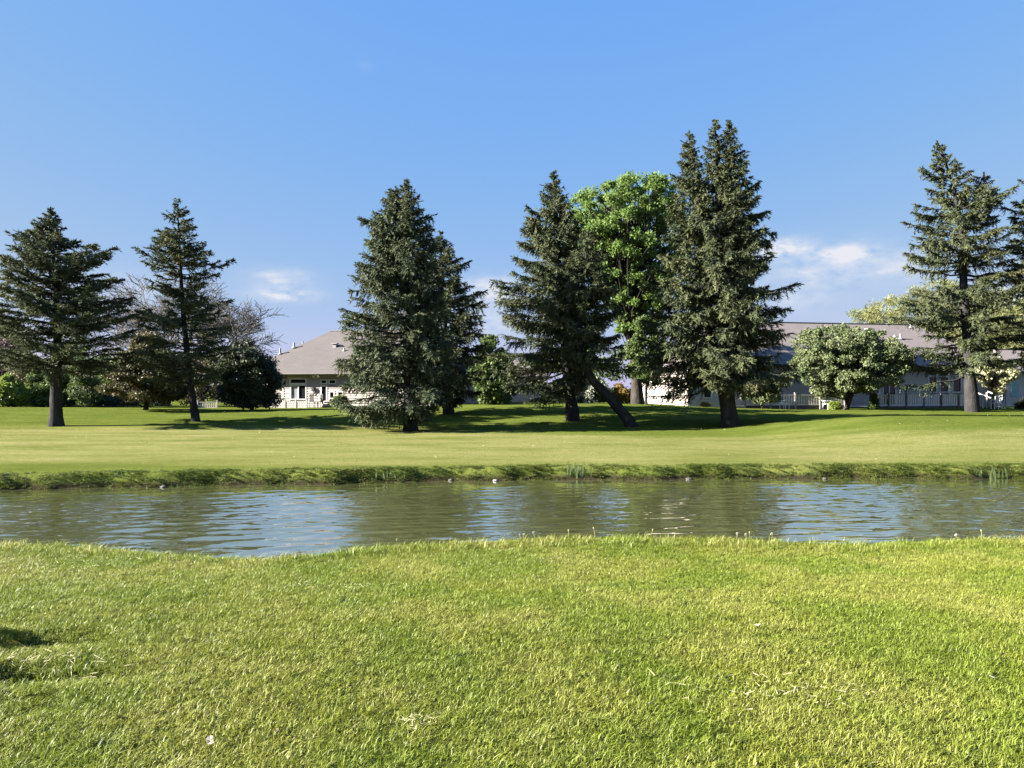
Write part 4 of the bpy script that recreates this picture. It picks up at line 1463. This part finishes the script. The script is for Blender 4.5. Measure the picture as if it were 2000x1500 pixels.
def deck_chair(px, d, rz, label):
    x = PX(px, d)
    c = empty('garden_chair', (x, d, gz(x, d)), rz, label, 'chair', 'white plastic garden chairs')
    mb = MB(); mb.box(-0.25, 0.25, -0.25, 0.25, 0.40, 0.44); mb.build('seat', M['white'], c)
    mb = MB()
    for k in range(4):
        mb.quad((-0.24 + 0.13 * k, 0.25, 0.44), (-0.15 + 0.13 * k, 0.25, 0.44), (-0.15 + 0.13 * k, 0.36, 0.95), (-0.24 + 0.13 * k, 0.36, 0.95))
        mb.quad((-0.15 + 0.13 * k, 0.27, 0.44), (-0.24 + 0.13 * k, 0.27, 0.44), (-0.24 + 0.13 * k, 0.38, 0.95), (-0.15 + 0.13 * k, 0.38, 0.95))
    mb.box(-0.25, 0.25, 0.33, 0.39, 0.95, 1.0)
    mb.build('backrest', M['white'], c)
    for sx_ in (-1, 1):
        mb = MB(); mb.box(sx_ * 0.27 - 0.03, sx_ * 0.27 + 0.03, -0.25, 0.28, 0.62, 0.66); mb.build('armrest', M['white'], c)
        for sy_ in (-1, 1):
            mb = MB(); mb.box(sx_ * 0.25 - 0.025, sx_ * 0.25 + 0.025, sy_ * 0.22 - 0.025, sy_ * 0.22 + 0.025, 0, 0.40)
            mb.build('leg', M['white'], c)
    return c


deck_chair(1617, 53.2, math.radians(25), 'white garden chair left of the crabapple stems')
deck_chair(1946, 53.4, math.radians(-60), 'white garden chair on the grass at the foot of the deck stairs')
deck_chair(1532, 53.6, math.radians(40), 'white garden chair near the left end of the deck railing')

# ------------------------------------------------------------------ grass
def blade_tuft(name, n, rad, h0, h1, w, lean, seed, dry=0.08, bend=0.5, lie=0.0):
    rg = np.random.default_rng(seed)
    a = rg.uniform(0, 6.283, n)
    r = rad * np.sqrt(rg.random(n))
    P = np.stack([r * np.cos(a), r * np.sin(a), np.full(n, -0.01)], 1)
    b = rg.uniform(0, 6.283, n)
    dirv = np.stack([np.cos(b), np.sin(b), np.zeros(n)], 1)
    side = np.stack([-np.sin(b), np.cos(b), np.zeros(n)], 1)
    h = rg.uniform(h0, h1, n)
    ln = lean * rg.random(n) + lie * (rg.random(n) < 0.25)
    wd = w * rg.uniform(0.7, 1.3, n)
    up = np.array([[0, 0, 1.0]])
    m1 = P + up * (h * 0.55 / np.sqrt(1 + ln ** 2))[:, None] + dirv * (h * 0.4 * ln)[:, None]
    t1 = P + up * (h / np.sqrt(1 + (ln + bend) ** 2))[:, None] + dirv * (h * (ln + bend * 0.6))[:, None]
    V = np.stack([P - side * wd[:, None] / 2, P + side * wd[:, None] / 2, m1 + side * wd[:, None] * 0.42, m1 - side * wd[:, None] * 0.42, t1], 1)
    k = np.arange(n)[:, None] * 5
    F3 = np.concatenate([k + np.array([[0, 1, 2]]), k + np.array([[0, 2, 3]]), k + np.array([[3, 2, 4]])], 0)
    tn = rg.uniform(0.15, 0.75, n)
    tn[rg.random(n) < dry] = 1.0
    return np_mesh(name, V.reshape(-1, 3), F3, False, np.tile(tn, 3))


def grass_mat(name, dark, mid, light, dryc, patch_col, scale=0.9, trans=0.35):
    m, nt, b = new_mat(name)
    at = N(nt, 'ShaderNodeAttribute', attribute_name='tint')
    g = N(nt, 'ShaderNodeNewGeometry')
    P = g.outputs['Position']
    f = noise(nt, P, scale, 5, 0.6, (0.8, 1.0, 1.0))
    f2 = noise(nt, P, scale * 4.5, 3, 0.6)
    base = ramp(nt, at.outputs['Fac'], [(0.1, dark), (0.45, mid), (0.8, light), (0.97, dryc)])
    pf = N(nt, 'ShaderNodeMapRange')
    nt.links.new(nmath(nt, 'ADD', nmath(nt, 'MULTIPLY', f, 0.75), nmath(nt, 'MULTIPLY', f2, 0.25)), pf.inputs['Value'])
    pf.inputs['From Min'].default_value = 0.40
    pf.inputs['From Max'].default_value = 0.62
    c = mixc(nt, pf.outputs[0], base, mixc(nt, 0.6, base, patch_col))
    f3 = noise(nt, P, scale * 0.8, 4, 0.55, (1.3, 1.0, 1.0))
    lf = N(nt, 'ShaderNodeMapRange')
    nt.links.new(f3, lf.inputs['Value'])
    lf.inputs['From Min'].default_value = 0.56
    lf.inputs['From Max'].default_value = 0.42
    c = mixc(nt, nmath(nt, 'MULTIPLY', lf.outputs[0], 0.75), c, mixc(nt, 1.0, c, (0.60, 0.78, 0.36), 'MULTIPLY'))
    nt.links.new(c, b.inputs['Base Color'])
    b.inputs['Roughness'].default_value = 0.5
    b.inputs['Specular IOR Level'].default_value = 0.3
    t = N(nt, 'ShaderNodeBsdfTranslucent')
    nt.links.new(c, t.inputs['Color'])
    mx = N(nt, 'ShaderNodeMixShader')
    mx.inputs[0].default_value = trans
    nt.links.new(b.outputs[0], mx.inputs[1])
    nt.links.new(t.outputs[0], mx.inputs[2])
    nt.links.new(mx.outputs[0], nt.nodes['Material Output'].inputs[0])
    return m


M['grass'] = grass_mat('lawn_blades', (0.080, 0.102, 0.006), (0.186, 0.213, 0.022), (0.268, 0.284, 0.046), (0.42, 0.39, 0.18), (0.265, 0.262, 0.065))
M['bank_grass'] = grass_mat('bank_blades', (0.036, 0.056, 0.005), (0.066, 0.094, 0.009), (0.115, 0.140, 0.018), (0.24, 0.21, 0.09), (0.12, 0.13, 0.025))


def scatter(name, label, emitter, tufts, density, mat, smin, smax, seed, tilt=0.25, attr=None):
    """a stuff object whose geometry nodes set small tufts all over the emitter sheet"""
    o = link_mesh(name, emitter, mat)
    tag(o, label, 'grass', None, 'stuff')
    ng = bpy.data.node_groups.new(name, 'GeometryNodeTree')
    ng.interface.new_socket('Geometry', in_out='INPUT', socket_type='NodeSocketGeometry')
    ng.interface.new_socket('Geometry', in_out='OUTPUT', socket_type='NodeSocketGeometry')
    nd, lk = ng.nodes, ng.links
    gi, go = nd.new('NodeGroupInput'), nd.new('NodeGroupOutput')
    dp = nd.new('GeometryNodeDistributePointsOnFaces')
    dp.inputs['Density'].default_value = density
    dp.inputs['Seed'].default_value = seed
    if attr:
        na = nd.new('GeometryNodeInputNamedAttribute')
        na.data_type = 'FLOAT'
        na.inputs['Name'].default_value = attr
        mu = nd.new('ShaderNodeMath')
        mu.operation = 'MULTIPLY'
        lk.new(na.outputs['Attribute'], mu.inputs[0])
        mu.inputs[1].default_value = density
        lk.new(mu.outputs[0], dp.inputs['Density'])
    lk.new(gi.outputs[0], dp.inputs['Mesh'])
    jn = nd.new('GeometryNodeJoinGeometry')
    for t in tufts:
        oi = nd.new('GeometryNodeObjectInfo')
        oi.inputs['Object'].default_value = t
        oi.inputs['As Instance'].default_value = True
        lk.new(oi.outputs['Geometry'], jn.inputs[0])
    ip = nd.new('GeometryNodeInstanceOnPoints')
    ip.inputs['Pick Instance'].default_value = True
    lk.new(dp.outputs['Points'], ip.inputs['Points'])
    lk.new(jn.outputs[0], ip.inputs['Instance'])
    rv = nd.new('FunctionNodeRandomValue')
    rv.data_type = 'FLOAT_VECTOR'
    rv.inputs[0].default_value = (-tilt, -tilt, 0)
    rv.inputs[1].default_value = (tilt, tilt, 6.283)
    lk.new(rv.outputs[0], ip.inputs['Rotation'])
    rs = nd.new('FunctionNodeRandomValue')
    rs.data_type = 'FLOAT'
    rs.inputs[2].default_value = smin
    rs.inputs[3].default_value = smax
    rs.inputs['Seed'].default_value = 5
    lk.new(rs.outputs[1], ip.inputs['Scale'])
    lk.new(ip.outputs[0], go.inputs[0])
    md = o.modifiers.new('tufts', 'NODES')
    md.node_group = ng
    return o


def tuft_obj(name, me, mat):
    me.materials.append(mat)
    return bpy.data.objects.new(name, me)       # used by the scatter only, not linked to the scene


def sheet(xs, ys, keepf=None, attrf=None):
    A, B = np.meshgrid(xs, ys)
    Z = ground(A, B)
    ii = np.arange(A.size).reshape(A.shape)
    q = np.stack([ii[:-1, :-1].ravel(), ii[:-1, 1:].ravel(), ii[1:, 1:].ravel(), ii[1:, :-1].ravel()], 1)
    V = np.stack([A.ravel(), B.ravel(), Z.ravel()], 1)
    if keepf is not None:
        c = V[q].mean(1)
        q = q[keepf(c[:, 0], c[:, 1], c[:, 2])]
    me = np_mesh('grass_sheet', V, q, True)
    if attrf is not None:
        a = me.attributes.new('dens', 'FLOAT', 'POINT')
        a.data.foreach_set('value', attrf(V[:, 0], V[:, 1], V[:, 2]).astype(np.float32))
    return me


tl = [tuft_obj('grass_tuft', blade_tuft('grass_tuft', 70, 0.075, 0.018, 0.046, 0.0036, 0.7, 100 + i, dry=0.025 + 0.012 * i, bend=0.45, lie=0.9), M['grass']) for i in range(5)]
near_me = sheet(np.arange(-11, 11.01, 0.15), np.arange(2.0, 10.2, 0.1),
                lambda x, y, z: (np.abs(x) < 0.72 * y + 2.0) & (y < lip(x) + 0.75))
scatter('grass', 'mown grass of the near lawn down to the pond lip', near_me, tl, 400, M['grass'], 0.7, 1.25, 3)
# longer fringe at the near lip
tf = [tuft_obj('fringe_tuft', blade_tuft('fringe_tuft', 26, 0.07, 0.05, 0.13, 0.0045, 0.5, 120 + i, dry=0.12, bend=0.6), M['grass']) for i in range(3)]
lip_me = sheet(np.arange(-9.5, 9.51, 0.12), np.arange(6.8, 10.2, 0.08), lambda x, y, z: (y > lip(x) - 0.35) & (y < lip(x) + 0.6) & (np.abs(x) < 0.72 * y + 2))
scatter('grass', 'longer unmown grass fringe along the near lip of the pond', lip_me, tf, 90, M['grass'], 0.6, 1.2, 4)
# scattered longer, darker tufts that the mower missed
tw = [tuft_obj('coarse_tuft', blade_tuft('coarse_tuft', 22, 0.035, 0.04, 0.085, 0.0055, 0.8, 160 + i, dry=0.05, bend=0.6), M['bank_grass']) for i in range(3)]
wild_me = sheet(np.arange(-9.5, 9.51, 0.3), np.arange(2.4, 9.0, 0.2), lambda x, y, z: (np.abs(x) < 0.72 * y + 1.5) & (y < lip(x)))
scatter('grass', 'coarse darker grass tufts dotted over the near lawn', wild_me, tw, 9, M['bank_grass'], 0.5, 1.0, 9)
# far bank
tb = [tuft_obj('bank_tuft', blade_tuft('bank_tuft', 60, 0.12, 0.035, 0.10, 0.008, 0.9, 140 + i, dry=0.05, bend=0.9), M['bank_grass']) for i in range(4)]
bank_me = sheet(np.arange(-20, 20.01, 0.12), np.arange(17, 22.5, 0.07), lambda x, y, z: (y > far_edge(x) - 0.03) & (y < far_edge(x) + 0.75),
                lambda x, y, z: np.clip(1.15 - 1.3 * np.abs(y - far_edge(x) - 0.25), 0.05, 1) * np.clip(0.75 + 0.9 * np.sin(2.1 * x + 0.8 * np.sin(0.9 * x)) * np.sin(0.77 * x + 1), 0.25, 1.2))
scatter('grass', 'rank dark grass hanging over the far bank of the pond', bank_me, tb, 120, M['bank_grass'], 0.45, 0.9, 6, attr='dens')

# ------------------------------------------------------------------ small things
def iris(px, py, label, n, h, seed):
    rg = np.random.default_rng(seed)
    d = float(far_edge(PX(px, 20.0))) + 0.12
    x = PX(px, d)
    o = empty('iris_clump', (x, d, gz(x, d) - 0.05), 0, label, 'iris')
    V0 = blade_tuft('leaf', 3, 0.02, 0.9, 1.0, 0.05, 0.12, seed, dry=0, bend=0.12)
    for k in range(n):
        mb = MB()
        hh = h * rg.uniform(0.6, 1.0)
        a = rg.uniform(0, 6.28)
        l_ = rg.uniform(0.05, 0.3) * hh
        w = 0.022
        p0 = Vector((rg.normal(0, 0.16), rg.normal(0, 0.06), 0))
        t = Vector((math.cos(a), math.sin(a), 0))
        s = Vector((1, 0, 0)) * w
        p1, p2 = p0 + t * l_ * 0.4 + Vector((0, 0, hh * 0.6)), p0 + t * l_ + Vector((0, 0, hh))
        q = Vector((0, 0.008, 0))
        mb.quad(p0 - s, p0 + s, p1 + s * 0.8, p1 - s * 0.8)
        mb.poly([p1 - s * 0.8, p1 + s * 0.8, p2])
        mb.quad(p0 + s + q, p0 - s + q, p1 - s * 0.8 + q, p1 + s * 0.8 + q)
        mb.poly([p1 + s * 0.8 + q, p1 - s * 0.8 + q, p2])
        mb.build('leaf', M['iris'], o)
    return o


M['iris'] = plain('iris_leaf', (0.13, 0.17, 0.055), 0.5, 0.3, 8.0)
iris(1125, 930, 'tall iris leaves at the middle of the far bank', 16, 0.50, 201)
iris(757, 938, 'small iris clump on the far bank below the two-topped spruce', 9, 0.34, 202)
iris(1922, 925, 'iris clump nearer the middle of two at the right of the far bank', 10, 0.40, 203)
iris(1952, 925, 'iris clump at the far right of the far bank', 10, 0.40, 204)


def rock(px, s, label, seed, mat='stone'):
    rg = np.random.default_rng(seed)
    d = float(far_edge(PX(px, 20.0))) - 0.02
    x = PX(px, d)
    bm = bmesh.new()
    bmesh.ops.create_icosphere(bm, subdivisions=2, radius=1.0)
    for v in bm.verts:
        v.co *= 1 + 0.25 * rg.normal() * 0.5
        v.co.x *= s * 1.3; v.co.y *= s * 0.9; v.co.z *= s * 0.65
    me = bpy.data.meshes.new('bank_stone')
    bm.to_mesh(me); bm.free()
    o = link_mesh('bank_stone', me, M[mat], None, (x, d, WATER + s * 0.25))
    return tag(o, label, 'stone', 'stones along the far waterline')


rock(968, 0.055, 'whitish stone at the far waterline near the middle of the pond', 301, 'metal')
rock(320, 0.06, 'small grey stone at the far waterline, leftmost one', 310)
rock(880, 0.05, 'small grey stone at the far waterline, just left of the whitish one', 311)
rock(1345, 0.06, 'small grey stone at the far waterline below the three-topped spruce', 312)
rock(1610, 0.05, 'small grey stone at the far waterline below the crabapple', 313)

# dandelion seed heads at the near lip and on the lawn
def dandelion(px, py, label, h, r, seed, head=True, d=None):
    rg = np.random.default_rng(seed)
    h *= 0.62
    if d is None:
        d = float(lip(PX(px, 8.7))) + 0.05
        x = PX(px, d)
    else:
        x = PX(px, d)
    z = gz(x, d)
    o = empty('dandelion', (x, d, z), rg.uniform(0, 6), label, 'dandelion', 'dandelion clocks on the near bank')
    mb = MB()
    mb.tube([(0, 0, -0.02), (0.01, 0, h * 0.5), (0.025, 0.01, h)], [0.0024, 0.002, 0.0017], 6)
    mb.build('stem', M['stem'], o)
    if head:
        n = 130
        q = unit(rg.normal(0, 1, (n, 3)))
        c = np.array([0.025, 0.01, h])
        sd = unit(np.cross(q, rg.normal(0, 1, (n, 3))))
        V, Fc = tris_from_cards(c + q * r, -q, sd, np.full(n, r), np.full(n, r * 0.45))
        link_mesh('seed_head', np_mesh('seed_head', V, Fc), M['puff'], o)
    else:
        mb = MB(); mb.tube([(0.025, 0.01, h), (0.03, 0.012, h + 0.02)], [0.006, 0.008], 6); mb.build('bud', M['stem'], o)
    return o


for i, (px, h, head) in enumerate([(1016, 0.13, 1), (1024, 0.16, 1), (1044, 0.17, 1), (1110, 0.18, 0), (1162, 0.22, 0), (1270, 0.20, 0), (1437, 0.15, 1), (1456, 0.14, 1),
                                   (1465, 0.18, 0), (1510, 0.17, 1), (1870, 0.15, 1), (1915, 0.2, 0), (777, 0.16, 0)]):
    if head:
        dandelion(px, 0, 'white dandelion clock on a thin stem at the near lip of the pond', h, 0.016, 400 + i)
    else:
        dandelion(px, 0, 'bare pale seed stalk standing up at the near lip of the pond', h, 0.02, 400 + i, False)['group'] = 'seed stalks on the near bank'


def flat_leaf(px, py, label, s, mat, seed, curl=0.35):
    rg = np.random.default_rng(seed)
    x, d, z = hit(px, py)
    bm = bmesh.new()
    n = 9
    ring = []
    for k in range(n):
        a = 6.283 * k / n
        r = s * (0.75 + 0.35 * rg.random()) * (1.35 if k in (0, 1) else 1)
        ring.append(bm.verts.new((r * math.cos(a), r * 0.7 * math.sin(a), curl * s * rg.random())))
    c = bm.verts.new((0, 0, 0))
    for k in range(n):
        bm.faces.new((c, ring[k], ring[(k + 1) % n]))
    ext = bmesh.ops.solidify(bm, geom=list(bm.faces), thickness=0.002)
    me = bpy.data.meshes.new('fallen_leaf')
    bm.to_mesh(me); bm.free()
    o = link_mesh('fallen_leaf', me, M[mat], None, (x, d, z + 0.045))
    o.rotation_euler = (rg.uniform(-0.4, 0.4), rg.uniform(-0.4, 0.4), rg.uniform(0, 6))
    return tag(o, label, 'leaf')


flat_leaf(200, 1405, 'dark curled leaf on the near lawn toward the lower left', 0.020, 'dead_leaf', 501)
flat_leaf(412, 1464, 'pale bleached leaf at the bottom edge of the near lawn', 0.026, 'pale_leaf', 502)
flat_leaf(543, 1444, 'small brown leaf close right of the bleached leaf', 0.014, 'dead_leaf', 503)
flat_leaf(1937, 1338, 'white scrap of leaf near the right border', 0.022, 'puff', 504)
flat_leaf(1478, 1233, 'whitish leaf halfway up the near lawn', 0.022, 'pale_leaf', 505)
flat_leaf(686, 1356, 'brown leaf in the middle of the near lawn', 0.016, 'dead_leaf', 506)


def straw_patch(px, py, label, rx_, ry_, n, ln, seed, mat='straw', name='dry_clippings'):
    rg = np.random.default_rng(seed)
    x, d, z = hit(px, py)
    P = np.stack([rg.normal(0, rx_, n), rg.normal(0, ry_, n)], 1)
    zz = ground(P[:, 0] + x, P[:, 1] + d) - z + rg.uniform(0.018, 0.055, n)
    a = rg.uniform(0, 6.283, n)
    dr_ = unit(np.stack([np.cos(a), np.sin(a) * 0.7, rg.normal(0, 0.22, n)], 1))
    sd = unit(np.cross(dr_, rg.normal(0, 0.3, (n, 3)) + np.array([0, 0, 1])))
    V, Fc = tris_from_cards(np.stack([P[:, 0], P[:, 1], zz], 1), dr_, sd, ln * rg.uniform(0.5, 1.3, n), np.full(n, 0.0034))
    o = link_mesh(name, np_mesh(name, V, Fc), M[mat], None, (x, d, z))
    return tag(o, label, 'clippings', None, 'stuff')


straw_patch(816, 1418, 'tangle of dry straw on the near lawn below the middle', 0.05, 0.03, 45, 0.05, 601)
straw_patch(60, 1310, 'matted dry clippings along the rut at the left border', 0.30, 0.10, 150, 0.09, 602)
straw_patch(1520, 1360, 'bleached dry grass patch right of the middle of the near lawn', 0.28, 0.14, 120, 0.05, 603)
straw_patch(100, 1105, 'pale clippings strewn on the lawn near the left lip of the pond', 0.55, 0.30, 260, 0.06, 604)
straw_patch(1080, 1098, 'pale clippings strewn on the lawn near the middle lip of the pond', 0.30, 0.10, 90, 0.05, 605)
straw_patch(640, 1150, 'scatter of straw on the lawn left of centre', 0.30, 0.10, 40, 0.08, 606)


def specks():
    rg = np.random.default_rng(700)
    n = 260
    x = rg.uniform(-30, 30, n)
    y = rg.uniform(22, 50, n)
    dens = np.sin(x * 0.4 + 1) * np.sin(y * 0.5) + rg.normal(0, 0.6, n)
    k = dens > 0.2
    x, y = x[k], y[k]
    z = ground(x, y)
    m = len(x)
    V, Fq_, t = leaf_cloud(rg, np.stack([x, y, z + 0.07], 1), np.full(m, 0.016), 4, 0.018, up=1.0)
    o = link_mesh('dandelions', np_mesh('dandelions', V, Fq_, False, t), M['puff'])
    tag(o, 'pale dandelion clocks sprinkled over the far lawn', 'dandelions', None, 'stuff')


specks()
